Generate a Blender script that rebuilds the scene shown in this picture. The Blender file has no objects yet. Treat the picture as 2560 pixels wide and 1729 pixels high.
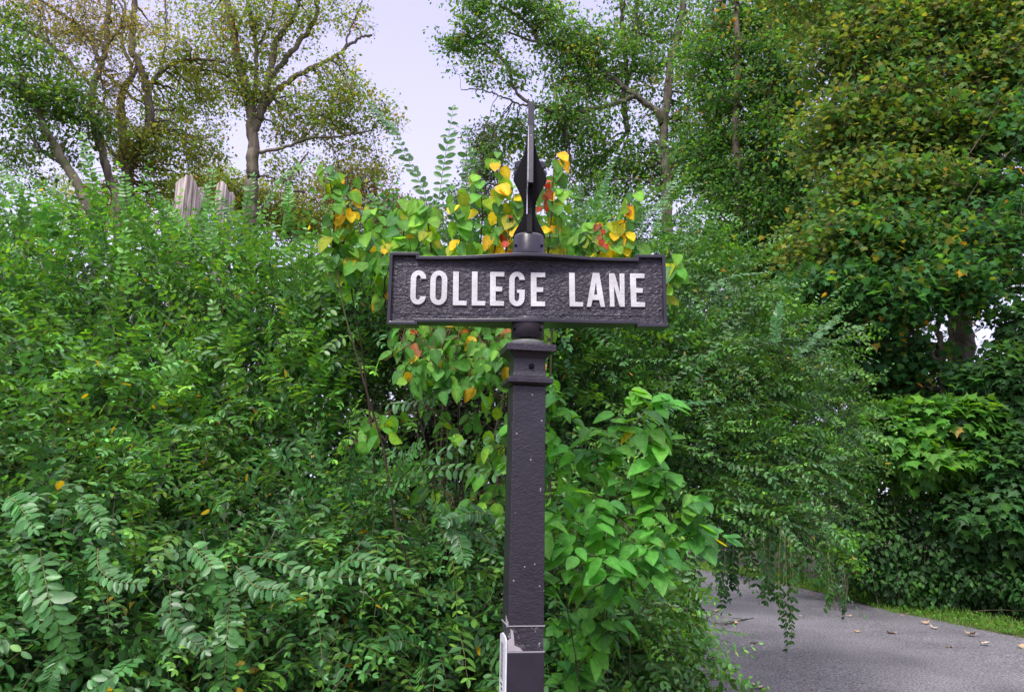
import bpy, bmesh, math
import numpy as np
from mathutils import Vector, Matrix
rng = np.random.default_rng(7)
sc = bpy.context.scene
# ------------------------------------------------------------------ camera
F = 1900.0; W, H = 2560.0, 1729.0
PITCH = math.atan((1220 - H / 2) / F); ROLL = math.radians(0.72)
CP = np.array([0, 0, 1.6])
_f = np.array([0, math.cos(PITCH), math.sin(PITCH)])
_u0 = np.array([0, -math.sin(PITCH), math.cos(PITCH)]); _r0 = np.array([1.0, 0, 0])
_up = math.cos(ROLL) * _u0 - math.sin(ROLL) * _r0
_rt = math.cos(ROLL) * _r0 + math.sin(ROLL) * _u0
cd = bpy.data.cameras.new("camera"); cam = bpy.data.objects.new("camera", cd)
sc.collection.objects.link(cam); sc.camera = cam
cd.sensor_width = 36; cd.lens = F / W * 36; cd.clip_start = .05; cd.clip_end = 2000
M = Matrix([[_rt[i], _up[i], -_f[i], CP[i]] for i in range(3)] + [[0, 0, 0, 1]]); cam.matrix_world = M
# ------------------------------------------------------------------ world, sun, exposure
SUN_EL, SUN_AZ = math.radians(52), math.radians(205)   # azimuth clockwise from +Y
w = bpy.data.worlds.new("World"); sc.world = w; w.use_nodes = True
nt = w.node_tree; nt.nodes.clear()
def N(t, nt=nt, **k):
    n = nt.nodes.new(t)
    for a, b in k.items(): setattr(n, a, b)
    return n
out = N('ShaderNodeOutputWorld'); bg = N('ShaderNodeBackground'); sky = N('ShaderNodeTexSky')
sky.sky_type = 'NISHITA'; sky.sun_disc = False; sky.sun_elevation = SUN_EL; sky.sun_rotation = SUN_AZ
sky.air_density = 1.0; sky.dust_density = 4.0; sky.ozone_density = 1.5
geo = N('ShaderNodeTexCoord'); sep = N('ShaderNodeSeparateXYZ')
nt.links.new(geo.outputs['Generated'], sep.inputs[0])
cr = N('ShaderNodeValToRGB'); nt.links.new(sep.outputs['Z'], cr.inputs[0])
# cloud veil: pale lavender white low down, brighter overhead (as an overcast sky is)
el = cr.color_ramp.elements
el[0].position = 0.0; el[0].color = (7.3, 7.2, 9.4, 1)
el[1].position = 1.0; el[1].color = (20.5, 20.3, 19.6, 1)
e = cr.color_ramp.elements.new(0.25); e.color = (6.9, 6.8, 9.6, 1)
e = cr.color_ramp.elements.new(0.60); e.color = (5.3, 5.05, 8.6, 1)
e = cr.color_ramp.elements.new(0.78); e.color = (14.0, 13.6, 14.4, 1)
mx = N('ShaderNodeMix', data_type='RGBA'); mx.inputs[0].default_value = 0.88
nt.links.new(sky.outputs[0], mx.inputs[6]); nt.links.new(cr.outputs[0], mx.inputs[7])
bg.inputs[1].default_value = 0.1
nt.links.new(mx.outputs[2], bg.inputs[0]); nt.links.new(bg.outputs[0], out.inputs[0])
sd = bpy.data.lights.new("sun", 'SUN'); sd.energy = 2.2; sd.angle = math.radians(16); sd.color = (1, .97, .92)
so = bpy.data.objects.new("sun", sd); sc.collection.objects.link(so)
sdir = Vector((math.sin(SUN_AZ) * math.cos(SUN_EL), math.cos(SUN_AZ) * math.cos(SUN_EL), math.sin(SUN_EL)))
so.rotation_euler = sdir.to_track_quat('Z', 'Y').to_euler(); so.location = (0, 0, 30)
sc.view_settings.view_transform = 'Standard'; sc.view_settings.look = 'None'
sc.view_settings.exposure = 0.65; sc.view_settings.gamma = 1
sc.render.engine = 'CYCLES'
cy = sc.cycles; cy.max_bounces = 5; cy.diffuse_bounces = 2; cy.glossy_bounces = 2; cy.transmission_bounces = 3; cy.transparent_max_bounces = 4

# ------------------------------------------------------------------ helpers
def P(px, py, Y):
    d = _f + (px - W / 2) / F * _rt - (py - H / 2) / F * _up
    return CP + d * (Y / d[1])
def PG(px, py, z=0.0):
    d = _f + (px - W / 2) / F * _rt - (py - H / 2) / F * _up
    return CP + d * ((z - CP[2]) / d[2])
def nrm(a): return a / np.maximum(np.linalg.norm(a, axis=-1, keepdims=True), 1e-9)
def R(n=None, s=1.0): return rng.normal(0, s, n)
def U(a, b, n=None): return rng.uniform(a, b, n)
def tag(o, label=None, cat=None, group=None, kind=None):
    if label: o['label'] = label
    if cat: o['category'] = cat
    if group: o['group'] = group
    if kind: o['kind'] = kind
    return o
def empty(name, loc, label, cat, group=None):
    o = bpy.data.objects.new(name, None); sc.collection.objects.link(o); o.location = loc; o.empty_display_size = .1
    return tag(o, label, cat, group)
def mesh_obj(name, V, Fc, mat, parent=None, col=None, smooth=True):
    """V world coords (n,3); Fc (m,3) tris or list of polygons"""
    me = bpy.data.meshes.new(name)
    V = np.asarray(V, dtype=np.float32)
    if parent is not None: V = V - np.array(parent.location, dtype=np.float32)
    if isinstance(Fc, np.ndarray):
        k = Fc.shape[1]; m = len(Fc)
        me.vertices.add(len(V)); me.vertices.foreach_set('co', V.ravel())
        me.loops.add(m * k); me.loops.foreach_set('vertex_index', Fc.astype(np.int32).ravel())
        me.polygons.add(m); me.polygons.foreach_set('loop_start', np.arange(0, m * k, k, dtype=np.int32))
        me.update(calc_edges=True)
    else:
        me.from_pydata([tuple(map(float, v)) for v in V], [], Fc)
    me.polygons.foreach_set('use_smooth', np.full(len(me.polygons), smooth))
    if col is not None:
        a = me.color_attributes.new('col', 'FLOAT_COLOR', 'POINT')
        c = np.ones((len(V), 4), dtype=np.float32); c[:, :3] = col
        a.data.foreach_set('color', c.ravel())
    me.materials.append(mat); me.update()
    o = bpy.data.objects.new(name, me); sc.collection.objects.link(o)
    if parent is not None: o.parent = parent
    return o
class Acc:
    def __init__(s): s.V = []; s.F = []; s.C = []; s.L = []; s.n = 0
    def raw(s, V, Fc, C, L=None):
        s.L.append(np.zeros_like(V) if L is None else L); s.V.append(V); s.F.append(Fc + s.n); s.C.append(np.broadcast_to(C, V.shape)); s.n += len(V)
    def leaves(s, tpl, pos, ax, nm, size, col):
        T, TF, TS = tpl
        if len(pos) == 0: return
        ax = nrm(ax); x = nrm(np.cross(ax, nm)); z = np.cross(x, ax)
        B = np.stack([x, ax, z], axis=1)                    # (M,3,3)
        size = np.broadcast_to(size, (len(pos),))
        # individual curl and width
        TT = np.broadcast_to(T, (len(pos),) + T.shape).copy()
        TT[:, :, 0] *= U(.85, 1.15, (len(pos), 1)); TT[:, :, 2] *= U(.2, 2.0, (len(pos), 1)); TT[:, :, 0] += T[None, :, 1] ** 2 * R((len(pos), 1), .10)
        v = np.einsum('mij,mjk->mik', TT, B) * size[:, None, None] + pos[:, None, :]
        f = TF[None] + (np.arange(len(pos)) * len(T))[:, None, None]
        c = np.clip(col[:, None, :] * TS[None, :, None], 0, 1)
        s.raw(v.reshape(-1, 3), f.reshape(-1, 3), c.reshape(-1, 3), np.broadcast_to(T, (len(pos),) + T.shape).reshape(-1, 3))
    def tubes(s, pts, rad, col, sides=3):
        """pts (S,K,3), rad (S,K)"""
        S, K, _ = pts.shape
        t = np.gradient(pts, axis=1); t = nrm(t)
        ref = np.array([.13, .31, .94]); a = nrm(np.cross(t, ref)); b = np.cross(a, t)
        th = np.arange(sides) * 2 * math.pi / sides
        ring = a[:, :, None, :] * np.cos(th)[None, None, :, None] + b[:, :, None, :] * np.sin(th)[None, None, :, None]
        v = pts[:, :, None, :] + ring * rad[:, :, None, None]
        i = np.arange(K - 1)[:, None] * sides; j = np.arange(sides)[None]; j2 = (j + 1) % sides
        q = np.stack([i + j, i + j2, i + sides + j2, i + sides + j], -1).reshape(-1, 4)
        tri = np.concatenate([q[:, [0, 1, 2]], q[:, [0, 2, 3]]])
        f = tri[None] + (np.arange(S) * K * sides)[:, None, None]
        s.raw(v.reshape(-1, 3), f.reshape(-1, 3), np.asarray(col))
    def build(s, name, mat, parent=None, smooth=True):
        o = mesh_obj(name, np.concatenate(s.V), np.concatenate(s.F), mat, parent, np.concatenate(s.C), smooth)
        if mat.name.startswith('soft'):
            a = o.data.attributes.new('leafco', 'FLOAT_VECTOR', 'POINT'); a.data.foreach_set('vector', np.concatenate(s.L).astype(np.float32).ravel())
        return o

# ---- leaf templates: +Y length 1, X width, Z up
def tpl_oval(ws, ts, fold=.12, droop=.18, wave=0):
    V = []; S = []
    n = len(ts)
    for t, w_ in zip(ts, ws):
        z = -droop * t * t
        V.append((0, t, z - fold * w_)); S.append(1.18)
        V.append((-w_, t, z + fold * w_)); S.append(.95)
        V.append((w_, t, z + fold * w_)); S.append(.95)
    Fc = []
    for i in range(n - 1):
        a, b = 3 * i, 3 * i + 3
        for k in (1, 2):
            if k == 1: Fc += [(a, b, b + 1), (a, b + 1, a + 1)]
            else: Fc += [(a, a + 2, b + 2), (a, b + 2, b)]
    V = np.array(V); Fc = np.array(Fc)
    # drop degenerate
    good = [i for i, f in enumerate(Fc) if np.linalg.norm(np.cross(V[f[1]] - V[f[0]], V[f[2]] - V[f[0]])) > 1e-6]
    return V, Fc[good], np.array(S)
T_OVAL = tpl_oval([0, .19, .245, .17, 0], [0, .22, .52, .82, 1])
T_LOW = (np.array([(0, 0, 0), (-.23, .5, .05), (0, .52, -.04), (.23, .5, .05), (0, 1, -.14)]),
         np.array([(0, 2, 1), (0, 3, 2), (1, 2, 4), (2, 3, 4)]), np.array([1, .95, 1.1, .95, .95]))
T_WIDE = tpl_oval([0, .25, .36, .31, .14, 0], [0, .14, .38, .64, .87, 1], fold=.16, droop=.32)
T_HEART = tpl_oval([0.05, .36, .44, .36, .15, 0], [0, .07, .35, .63, .88, 1], fold=.12, droop=.25)
T_DIA = (np.array([(0, 0, 0), (-.33, .5, .06), (.33, .5, .06), (0, 1, -.1)]), np.array([(0, 2, 1), (1, 2, 3)]), np.ones(4))
def tpl_maple():
    r = [(0, .02), (.28, .06), (.5, .02), (.42, .25), (.62, .52), (.36, .5), (.27, .62), (.17, .68), (0, 1.05)]
    pts = [(0, 0)] + [(x, y) for x, y in r[1:]] + [(-x, y) for x, y in reversed(r[1:-1])]
    V = [(0, .3, -.03)] + [(x, y, -.22 * (x * x) - .12 * y * y) for x, y in pts]
    n = len(pts); Fc = [(0, 1 + i, 1 + (i + 1) % n) for i in range(n)]
    return np.array(V), np.array(Fc), np.array([1.12] + [.97] * n)
T_MAPLE = tpl_maple()

def pal(n, items, jit=.18):
    wts = np.array([i[1] for i in items], float); wts /= wts.sum()
    k = rng.choice(len(items), n, p=wts); c = np.array([i[0] for i in items])[k]
    c = c * np.array([1.0, 1.07, .95])
    return np.clip(c * np.exp(R((n, 1), jit)) * np.exp(R((n, 3), jit * .35)), 0, .95)
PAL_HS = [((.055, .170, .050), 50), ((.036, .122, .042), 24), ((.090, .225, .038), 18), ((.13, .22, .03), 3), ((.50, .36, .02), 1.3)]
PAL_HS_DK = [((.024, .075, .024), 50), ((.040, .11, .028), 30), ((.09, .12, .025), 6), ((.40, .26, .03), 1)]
PAL_LIME = [((.11, .30, .035), 40), ((.07, .21, .032), 28), ((.22, .42, .04), 24), ((.70, .42, .02), 5), ((.55, .13, .02), 1)]
PAL_RED = [((.09, .25, .035), 26), ((.15, .32, .03), 24), ((.055, .17, .05), 8), ((.88, .50, .01), 32), ((.38, .38, .02), 12), ((.42, .02, .012), 1.5)]
PAL_GRN = [((.10, .28, .035), 40), ((.17, .36, .035), 30), ((.06, .19, .05), 14), ((.8, .46, .01), 4), ((.35, .38, .02), 9), ((.38, .03, .015), .01)]
PAL_BIG = [((.080, .27, .045), 50), ((.12, .34, .045), 28), ((.055, .19, .05), 20), ((.45, .22, .03), 1.2), ((.6, .45, .02), 1)]
PAL_MAPLE = [((.055, .165, .05), 50), ((.038, .115, .042), 28), ((.10, .24, .045), 14), ((.16, .18, .03), 6), ((.45, .26, .03), 1.2)]
PAL_MAPLE_Y = [((.13, .20, .042), 36), ((.20, .215, .048), 24), ((.075, .185, .045), 44), ((.34, .28, .05), 1.5), ((.30, .19, .08), .7)]
PAL_OLIVE = [((.22, .26, .055), 40), ((.12, .19, .045), 22), ((.30, .28, .07), 12), ((.36, .19, .05), 2.5), ((.16, .29, .05), 26)]
PAL_DKT = [((.085, .20, .055), 45), ((.055, .13, .05), 22), ((.16, .28, .055), 26), ((.28, .20, .05), 2)]

# ------------------------------------------------------------------ materials
def mat(name):
    m = bpy.data.materials.new(name); m.use_nodes = True; t = m.node_tree
    return m, t, t.nodes['Principled BSDF'], t.nodes['Material Output']
def leaf_mat(name, rough=.42, tr=.32, spec=.5, veins=False):
    m, t, b, o = mat(name)
    a = t.nodes.new('ShaderNodeVertexColor'); a.layer_name = 'col'
    nz = t.nodes.new('ShaderNodeTexNoise'); nz.inputs['Scale'].default_value = 60; nz.inputs['Detail'].default_value = 2
    tc = t.nodes.new('ShaderNodeTexCoord'); t.links.new(tc.outputs['Object'], nz.inputs['Vector'])
    mr = t.nodes.new('ShaderNodeMapRange'); mr.inputs[1].default_value = .3; mr.inputs[2].default_value = .7
    mr.inputs[3].default_value = .78; mr.inputs[4].default_value = 1.2
    t.links.new(nz.outputs[0], mr.inputs[0])
    mu = t.nodes.new('ShaderNodeVectorMath'); mu.operation = 'SCALE'
    t.links.new(a.outputs[0], mu.inputs[0]); t.links.new(mr.outputs[0], mu.inputs['Scale'])
    if veins:
        at = t.nodes.new('ShaderNodeAttribute'); at.attribute_name = 'leafco'; sx = t.nodes.new('ShaderNodeSeparateXYZ'); t.links.new(at.outputs['Vector'], sx.inputs[0])
        def mth(op, a, b=None):
            n = t.nodes.new('ShaderNodeMath'); n.operation = op
            for i_, v in enumerate((a, b)):
                if v is None: continue
                if isinstance(v, (int, float)): n.inputs[i_].default_value = v
                else: t.links.new(v, n.inputs[i_])
            return n.outputs[0]
        ax_ = mth('ABSOLUTE', sx.outputs[0]); ph = mth('SUBTRACT', mth('MULTIPLY', sx.outputs[1], 7.0), mth('MULTIPLY', ax_, 6.0))
        side = mth('LESS_THAN', mth('ABSOLUTE', mth('SUBTRACT', mth('FRACT', ph), .5)), .09); midv = mth('LESS_THAN', ax_, .018)
        v_ = mth('MAXIMUM', mth('MULTIPLY', side, .55), midv)
        # browned spots of their own shape
        n5 = t.nodes.new('ShaderNodeTexNoise'); n5.inputs['Scale'].default_value = 26; n5.inputs['Detail'].default_value = 3; t.links.new(tc.outputs['Object'], n5.inputs[0])
        r5 = t.nodes.new('ShaderNodeMapRange'); r5.inputs[1].default_value = .68; r5.inputs[2].default_value = .74; t.links.new(n5.outputs[0], r5.inputs[0])
        m1 = t.nodes.new('ShaderNodeMix'); m1.data_type = 'RGBA'; t.links.new(mth('MULTIPLY', v_, .30), m1.inputs[0]); t.links.new(mu.outputs[0], m1.inputs[6]); m1.inputs[7].default_value = (.30, .42, .12, 1)
        m2 = t.nodes.new('ShaderNodeMix'); m2.data_type = 'RGBA'; t.links.new(mth('MULTIPLY', r5.outputs[0], .7), m2.inputs[0]); t.links.new(m1.outputs[2], m2.inputs[6]); m2.inputs[7].default_value = (.16, .09, .03, 1)
        bp = t.nodes.new('ShaderNodeBump'); bp.inputs['Strength'].default_value = .4; bp.inputs['Distance'].default_value = .002; bp.invert = True; t.links.new(v_, bp.inputs['Height']); t.links.new(bp.outputs[0], b.inputs['Normal'])
        class _o: outputs = [m2.outputs[2]]
        mu = _o
    t.links.new(mu.outputs[0], b.inputs['Base Color'])
    b.inputs['Roughness'].default_value = rough; b.inputs['Specular IOR Level'].default_value = spec
    tl = t.nodes.new('ShaderNodeBsdfTranslucent')
    mt = t.nodes.new('ShaderNodeVectorMath'); mt.operation = 'MULTIPLY'; mt.inputs[1].default_value = (2.1, 1.8, .7)
    t.links.new(mu.outputs[0], mt.inputs[0]); t.links.new(mt.outputs[0], tl.inputs[0])
    ms = t.nodes.new('ShaderNodeMixShader'); ms.inputs[0].default_value = tr
    t.links.new(b.outputs[0], ms.inputs[1]); t.links.new(tl.outputs[0], ms.inputs[2]); t.links.new(ms.outputs[0], o.inputs[0])
    return m
M_LEAF = leaf_mat('glossy_leaf', .36, .28, .46); M_SOFT = leaf_mat('soft_leaf', .5, .38, .3, True); M_TREE = leaf_mat('tree_leaf', .55, .48, .25)
def bark_mat(name, scale=9, strength=.6, moss=(.07, .08, .035)):
    m, t, b, o = mat(name)
    a = t.nodes.new('ShaderNodeVertexColor'); a.layer_name = 'col'
    tc = t.nodes.new('ShaderNodeTexCoord'); mp = t.nodes.new('ShaderNodeMapping'); mp.inputs['Scale'].default_value = (1, 1, .22)
    t.links.new(tc.outputs['Object'], mp.inputs[0])
    nz = t.nodes.new('ShaderNodeTexNoise'); nz.inputs['Scale'].default_value = scale; nz.inputs['Detail'].default_value = 6
    t.links.new(mp.outputs[0], nz.inputs[0])
    mr = t.nodes.new('ShaderNodeMapRange'); mr.inputs[1].default_value = .3; mr.inputs[2].default_value = .7; mr.inputs[3].default_value = .45; mr.inputs[4].default_value = 1.35
    t.links.new(nz.outputs[0], mr.inputs[0])
    mu = t.nodes.new('ShaderNodeVectorMath'); mu.operation = 'SCALE'
    t.links.new(a.outputs[0], mu.inputs[0]); t.links.new(mr.outputs[0], mu.inputs['Scale'])
    n2 = t.nodes.new('ShaderNodeTexNoise'); n2.inputs['Scale'].default_value = 1.4; t.links.new(tc.outputs['Object'], n2.inputs[0])
    r2 = t.nodes.new('ShaderNodeMapRange'); r2.inputs[1].default_value = .52; r2.inputs[2].default_value = .66; t.links.new(n2.outputs[0], r2.inputs[0])
    mm = t.nodes.new('ShaderNodeMix'); mm.data_type = 'RGBA'; mm.inputs[7].default_value = (*moss, 1)
    t.links.new(r2.outputs[0], mm.inputs[0]); t.links.new(mu.outputs[0], mm.inputs[6]); t.links.new(mm.outputs[2], b.inputs['Base Color'])
    bp = t.nodes.new('ShaderNodeBump'); bp.inputs['Strength'].default_value = strength; bp.inputs['Distance'].default_value = .03
    t.links.new(nz.outputs[0], bp.inputs['Height']); t.links.new(bp.outputs[0], b.inputs['Normal'])
    b.inputs['Roughness'].default_value = .9; b.inputs['Specular IOR Level'].default_value = .2
    return m
M_BARK = bark_mat('bark'); M_TWIG = bark_mat('twig', 40, .2)
def paint_mat(name, col=(.029, .023, .035), tex=90, bump=.35, dist=.002, rough=.42, chips=0.0, wear=.0, aniso=False):
    m, t, b, o = mat(name)
    tc = t.nodes.new('ShaderNodeTexCoord'); mp = t.nodes.new('ShaderNodeMapping'); mp.inputs['Scale'].default_value = (1, 1, 1.5)
    t.links.new(tc.outputs['Object'], mp.inputs[0])
    nz = t.nodes.new('ShaderNodeTexNoise'); nz.inputs['Scale'].default_value = tex; nz.inputs['Detail'].default_value = 3; nz.inputs['Distortion'].default_value = 1.2
    t.links.new(mp.outputs[0], nz.inputs[0])
    n1 = t.nodes.new('ShaderNodeTexNoise'); n1.inputs['Scale'].default_value = 14; n1.inputs['Detail'].default_value = 5
    t.links.new(tc.outputs['Object'], n1.inputs[0])
    r1 = t.nodes.new('ShaderNodeMapRange'); r1.inputs[1].default_value = .3; r1.inputs[2].default_value = .7; r1.inputs[3].default_value = .8; r1.inputs[4].default_value = 1.25
    t.links.new(n1.outputs[0], r1.inputs[0])
    sc_ = t.nodes.new('ShaderNodeVectorMath'); sc_.operation = 'SCALE'; sc_.inputs[0].default_value = col
    t.links.new(r1.outputs[0], sc_.inputs['Scale'])
    last = sc_.outputs[0]
    if chips > 0:
        vo = t.nodes.new('ShaderNodeTexVoronoi'); vo.inputs['Scale'].default_value = 75; t.links.new(tc.outputs['Object'], vo.inputs[0])
        lt = t.nodes.new('ShaderNodeMath'); lt.operation = 'LESS_THAN'; lt.inputs[1].default_value = .16; t.links.new(vo.outputs['Distance'], lt.inputs[0])
        n3 = t.nodes.new('ShaderNodeSeparateColor'); t.links.new(vo.outputs['Color'], n3.inputs[0])
        l2 = t.nodes.new('ShaderNodeMath'); l2.operation = 'LESS_THAN'; l2.inputs[1].default_value = chips; t.links.new(n3.outputs[0], l2.inputs[0])
        mm = t.nodes.new('ShaderNodeMath'); mm.operation = 'MULTIPLY'; t.links.new(lt.outputs[0], mm.inputs[0]); t.links.new(l2.outputs[0], mm.inputs[1])
        mx = t.nodes.new('ShaderNodeMix'); mx.data_type = 'RGBA'; mx.inputs[7].default_value = (.36, .33, .36, 1)
        t.links.new(mm.outputs[0], mx.inputs[0]); t.links.new(last, mx.inputs[6]); last = mx.outputs[2]
    if wear > 0:
        n4 = t.nodes.new('ShaderNodeTexNoise'); n4.inputs['Scale'].default_value = 38; n4.inputs['Detail'].default_value = 8; n4.inputs['Roughness'].default_value = .8
        t.links.new(tc.outputs['Object'], n4.inputs[0])
        r4 = t.nodes.new('ShaderNodeMapRange'); r4.inputs[1].default_value = .60 - wear * .1; r4.inputs[2].default_value = .70 - wear * .1; t.links.new(n4.outputs[0], r4.inputs[0])
        mx = t.nodes.new('ShaderNodeMix'); mx.data_type = 'RGBA'; mx.inputs[7].default_value = (.33, .30, .33, 1)
        t.links.new(r4.outputs[0], mx.inputs[0]); t.links.new(last, mx.inputs[6]); last = mx.outputs[2]
    t.links.new(last, b.inputs['Base Color'])
    bp = t.nodes.new('ShaderNodeBump'); bp.inputs['Strength'].default_value = bump; bp.inputs['Distance'].default_value = dist
    t.links.new(nz.outputs[0], bp.inputs['Height']); t.links.new(bp.outputs[0], b.inputs['Normal'])
    b.inputs['Roughness'].default_value = rough
    return m
M_PAINT = paint_mat('black_paint', bump=.5, dist=.004, tex=120, rough=.40, chips=.05)
M_POST = paint_mat('pitted_black_paint', col=(.025, .020, .030), bump=.5, dist=.004, tex=75, rough=.42, chips=.12)
M_SMOOTH = paint_mat('smooth_black_paint', col=(.027, .022, .034), bump=.25, dist=.001, tex=40, rough=.30, chips=.06)
M_SOCKET = paint_mat('glossy_socket_paint', col=(.055, .045, .062), bump=.25, dist=.001, tex=40, rough=.24, chips=.22)
M_PANEL = paint_mat('hammered_black_paint', col=(.036, .029, .045), bump=1.0, dist=.007, tex=62, rough=.40)
M_WORN = paint_mat('worn_black_paint', bump=.7, dist=.004, tex=90, rough=.5, chips=.3, wear=.75)
M_CASTBLK = paint_mat('gloss_black_paint', col=(.0045, .004, .006), bump=.2, dist=.001, tex=60, rough=.6)
M_CASTBLK.node_tree.nodes['Principled BSDF'].inputs['Specular IOR Level'].default_value = .12
M_LETTER = paint_mat('white_letter_paint', col=(.60, .58, .60), bump=.45, dist=.003, tex=60, rough=.5, wear=.02)
M_GREYMETAL = paint_mat('bare_grey_metal', col=(.17, .17, .165), bump=.3, dist=.002, tex=90, rough=.5)
def flat_mat(name, col, rough=.6):
    m, t, b, o = mat(name)
    tc = t.nodes.new('ShaderNodeTexCoord'); n1 = t.nodes.new('ShaderNodeTexNoise'); n1.inputs['Scale'].default_value = 60; n1.inputs['Detail'].default_value = 5
    t.links.new(tc.outputs['Object'], n1.inputs[0])
    r1 = t.nodes.new('ShaderNodeMapRange'); r1.inputs[3].default_value = .75; r1.inputs[4].default_value = 1.2; t.links.new(n1.outputs[0], r1.inputs[0])
    s = t.nodes.new('ShaderNodeVectorMath'); s.operation = 'SCALE'; s.inputs[0].default_value = col; t.links.new(r1.outputs[0], s.inputs['Scale'])
    t.links.new(s.outputs[0], b.inputs['Base Color']); b.inputs['Roughness'].default_value = rough
    return m

# ------------------------------------------------------------------ ground and road
def ground_mat():
    m, t, b, o = mat('soil_and_litter')
    tc = t.nodes.new('ShaderNodeTexCoord'); n = t.nodes.new('ShaderNodeTexNoise'); n.inputs['Scale'].default_value = 5; n.inputs['Detail'].default_value = 9
    t.links.new(tc.outputs['Object'], n.inputs[0]); c = t.nodes.new('ShaderNodeValToRGB'); t.links.new(n.outputs[0], c.inputs[0])
    e = c.color_ramp.elements; e[0].position = .35; e[0].color = (.030, .024, .015, 1); e[1].position = .68; e[1].color = (.04, .065, .018, 1)
    x = e.new(.52); x.color = (.075, .052, .028, 1)
    t.links.new(c.outputs[0], b.inputs['Base Color']); b.inputs['Roughness'].default_value = .95
    bp = t.nodes.new('ShaderNodeBump'); bp.inputs['Distance'].default_value = .05; t.links.new(n.outputs[0], bp.inputs['Height']); t.links.new(bp.outputs[0], b.inputs['Normal'])
    return m
def asphalt_mat():
    m, t, b, o = mat('asphalt')
    tc = t.nodes.new('ShaderNodeTexCoord')
    n = t.nodes.new('ShaderNodeTexNoise'); n.inputs['Scale'].default_value = 55; n.inputs['Detail'].default_value = 5; t.links.new(tc.outputs['Object'], n.inputs[0])
    n2 = t.nodes.new('ShaderNodeTexNoise'); n2.inputs['Scale'].default_value = 1.1; n2.inputs['Detail'].default_value = 5; t.links.new(tc.outputs['Object'], n2.inputs[0])
    v = t.nodes.new('ShaderNodeTexVoronoi'); v.inputs['Scale'].default_value = 130; t.links.new(tc.outputs['Object'], v.inputs[0])
    r1 = t.nodes.new('ShaderNodeMapRange'); r1.inputs[1].default_value = .3; r1.inputs[2].default_value = .7; r1.inputs[3].default_value = .25; r1.inputs[4].default_value = 1.75; t.links.new(n.outputs[0], r1.inputs[0])
    r2 = t.nodes.new('ShaderNodeMapRange'); r2.inputs[1].default_value = .3; r2.inputs[2].default_value = .7; r2.inputs[3].default_value = .70; r2.inputs[4].default_value = 1.22; t.links.new(n2.outputs[0], r2.inputs[0])
    mm = t.nodes.new('ShaderNodeMath'); mm.operation = 'MULTIPLY'; t.links.new(r1.outputs[0], mm.inputs[0]); t.links.new(r2.outputs[0], mm.inputs[1])
    s = t.nodes.new('ShaderNodeVectorMath'); s.operation = 'SCALE'; s.inputs[0].default_value = (.165, .155, .172); t.links.new(mm.outputs[0], s.inputs['Scale'])
    t.links.new(s.outputs[0], b.inputs['Base Color']); b.inputs['Roughness'].default_value = .85; b.inputs['Specular IOR Level'].default_value = .3
    bp = t.nodes.new('ShaderNodeBump'); bp.inputs['Strength'].default_value = .8; bp.inputs['Distance'].default_value = .006; t.links.new(v.outputs['Distance'], bp.inputs['Height']); t.links.new(bp.outputs[0], b.inputs['Normal'])
    return m
gx = np.linspace(-300, 300, 61); gy = np.linspace(-100, 500, 61)
GX, GY = np.meshgrid(gx, gy); GZ = np.zeros_like(GX)
gv = np.stack([GX, GY, GZ], -1).reshape(-1, 3)
gi = np.arange(60)[:, None] * 61 + np.arange(60)[None]; gi = gi.ravel()
g = mesh_obj('ground', gv, np.stack([gi, gi + 1, gi + 62, gi + 61], 1), ground_mat()); tag(g, kind='structure')
FAR = [PG(px, py) for px, py in [(3300, 1800), (2900, 1668), (2560, 1596), (2350, 1552), (2200, 1522), (2000, 1470), (1850, 1437), (1700, 1417)]]
FAR = [(p[0], p[1]) for p in FAR] + [(2.3, 19.5), (0.0, 23.0), (-4, 26.5), (-10, 29)]
def smooth2(pts, n=60):
    pts = np.array(pts, float); t = np.r_[0, np.cumsum(np.linalg.norm(np.diff(pts, axis=0), axis=1))]
    tt = np.linspace(0, t[-1], n); o = np.stack([np.interp(tt, t, pts[:, i]) for i in range(pts.shape[1])], 1)
    for _ in range(2): o[1:-1] = (o[:-2] + 2 * o[1:-1] + o[2:]) / 4
    return o
FARS = smooth2(FAR, 90)
tan = nrm(np.gradient(FARS, axis=0)); nl = np.stack([-tan[:, 1], tan[:, 0]], 1)       # left of travel
nw = nl.copy()
for _ in range(120): nw[1:-1] = (nw[:-2] + 2 * nw[1:-1] + nw[2:]) / 4; nw[0] = nw[1]; nw[-1] = nw[-2]
NEARS = FARS + nrm(nw) * 4.6
for _ in range(20): NEARS[1:-1] = (NEARS[:-2] + 2 * NEARS[1:-1] + NEARS[2:]) / 4
rv = []
for k in range(6):
    q = FARS * (1 - k / 5) + NEARS * k / 5
    rv.append(np.c_[q, np.full(90, .006 + .03 * math.sin(math.pi * k / 5))])
rv = np.array(rv)
if True:
    rv[0, :, :2] += nl * R((90, 1), .035)
idx = np.arange(5)[:, None] * 90 + np.arange(89)[None]; idx = idx.ravel()
rd = mesh_obj('road', rv.reshape(-1, 3), np.stack([idx, idx + 1, idx + 91, idx + 90], 1), asphalt_mat()); tag(rd, kind='structure')

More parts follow.
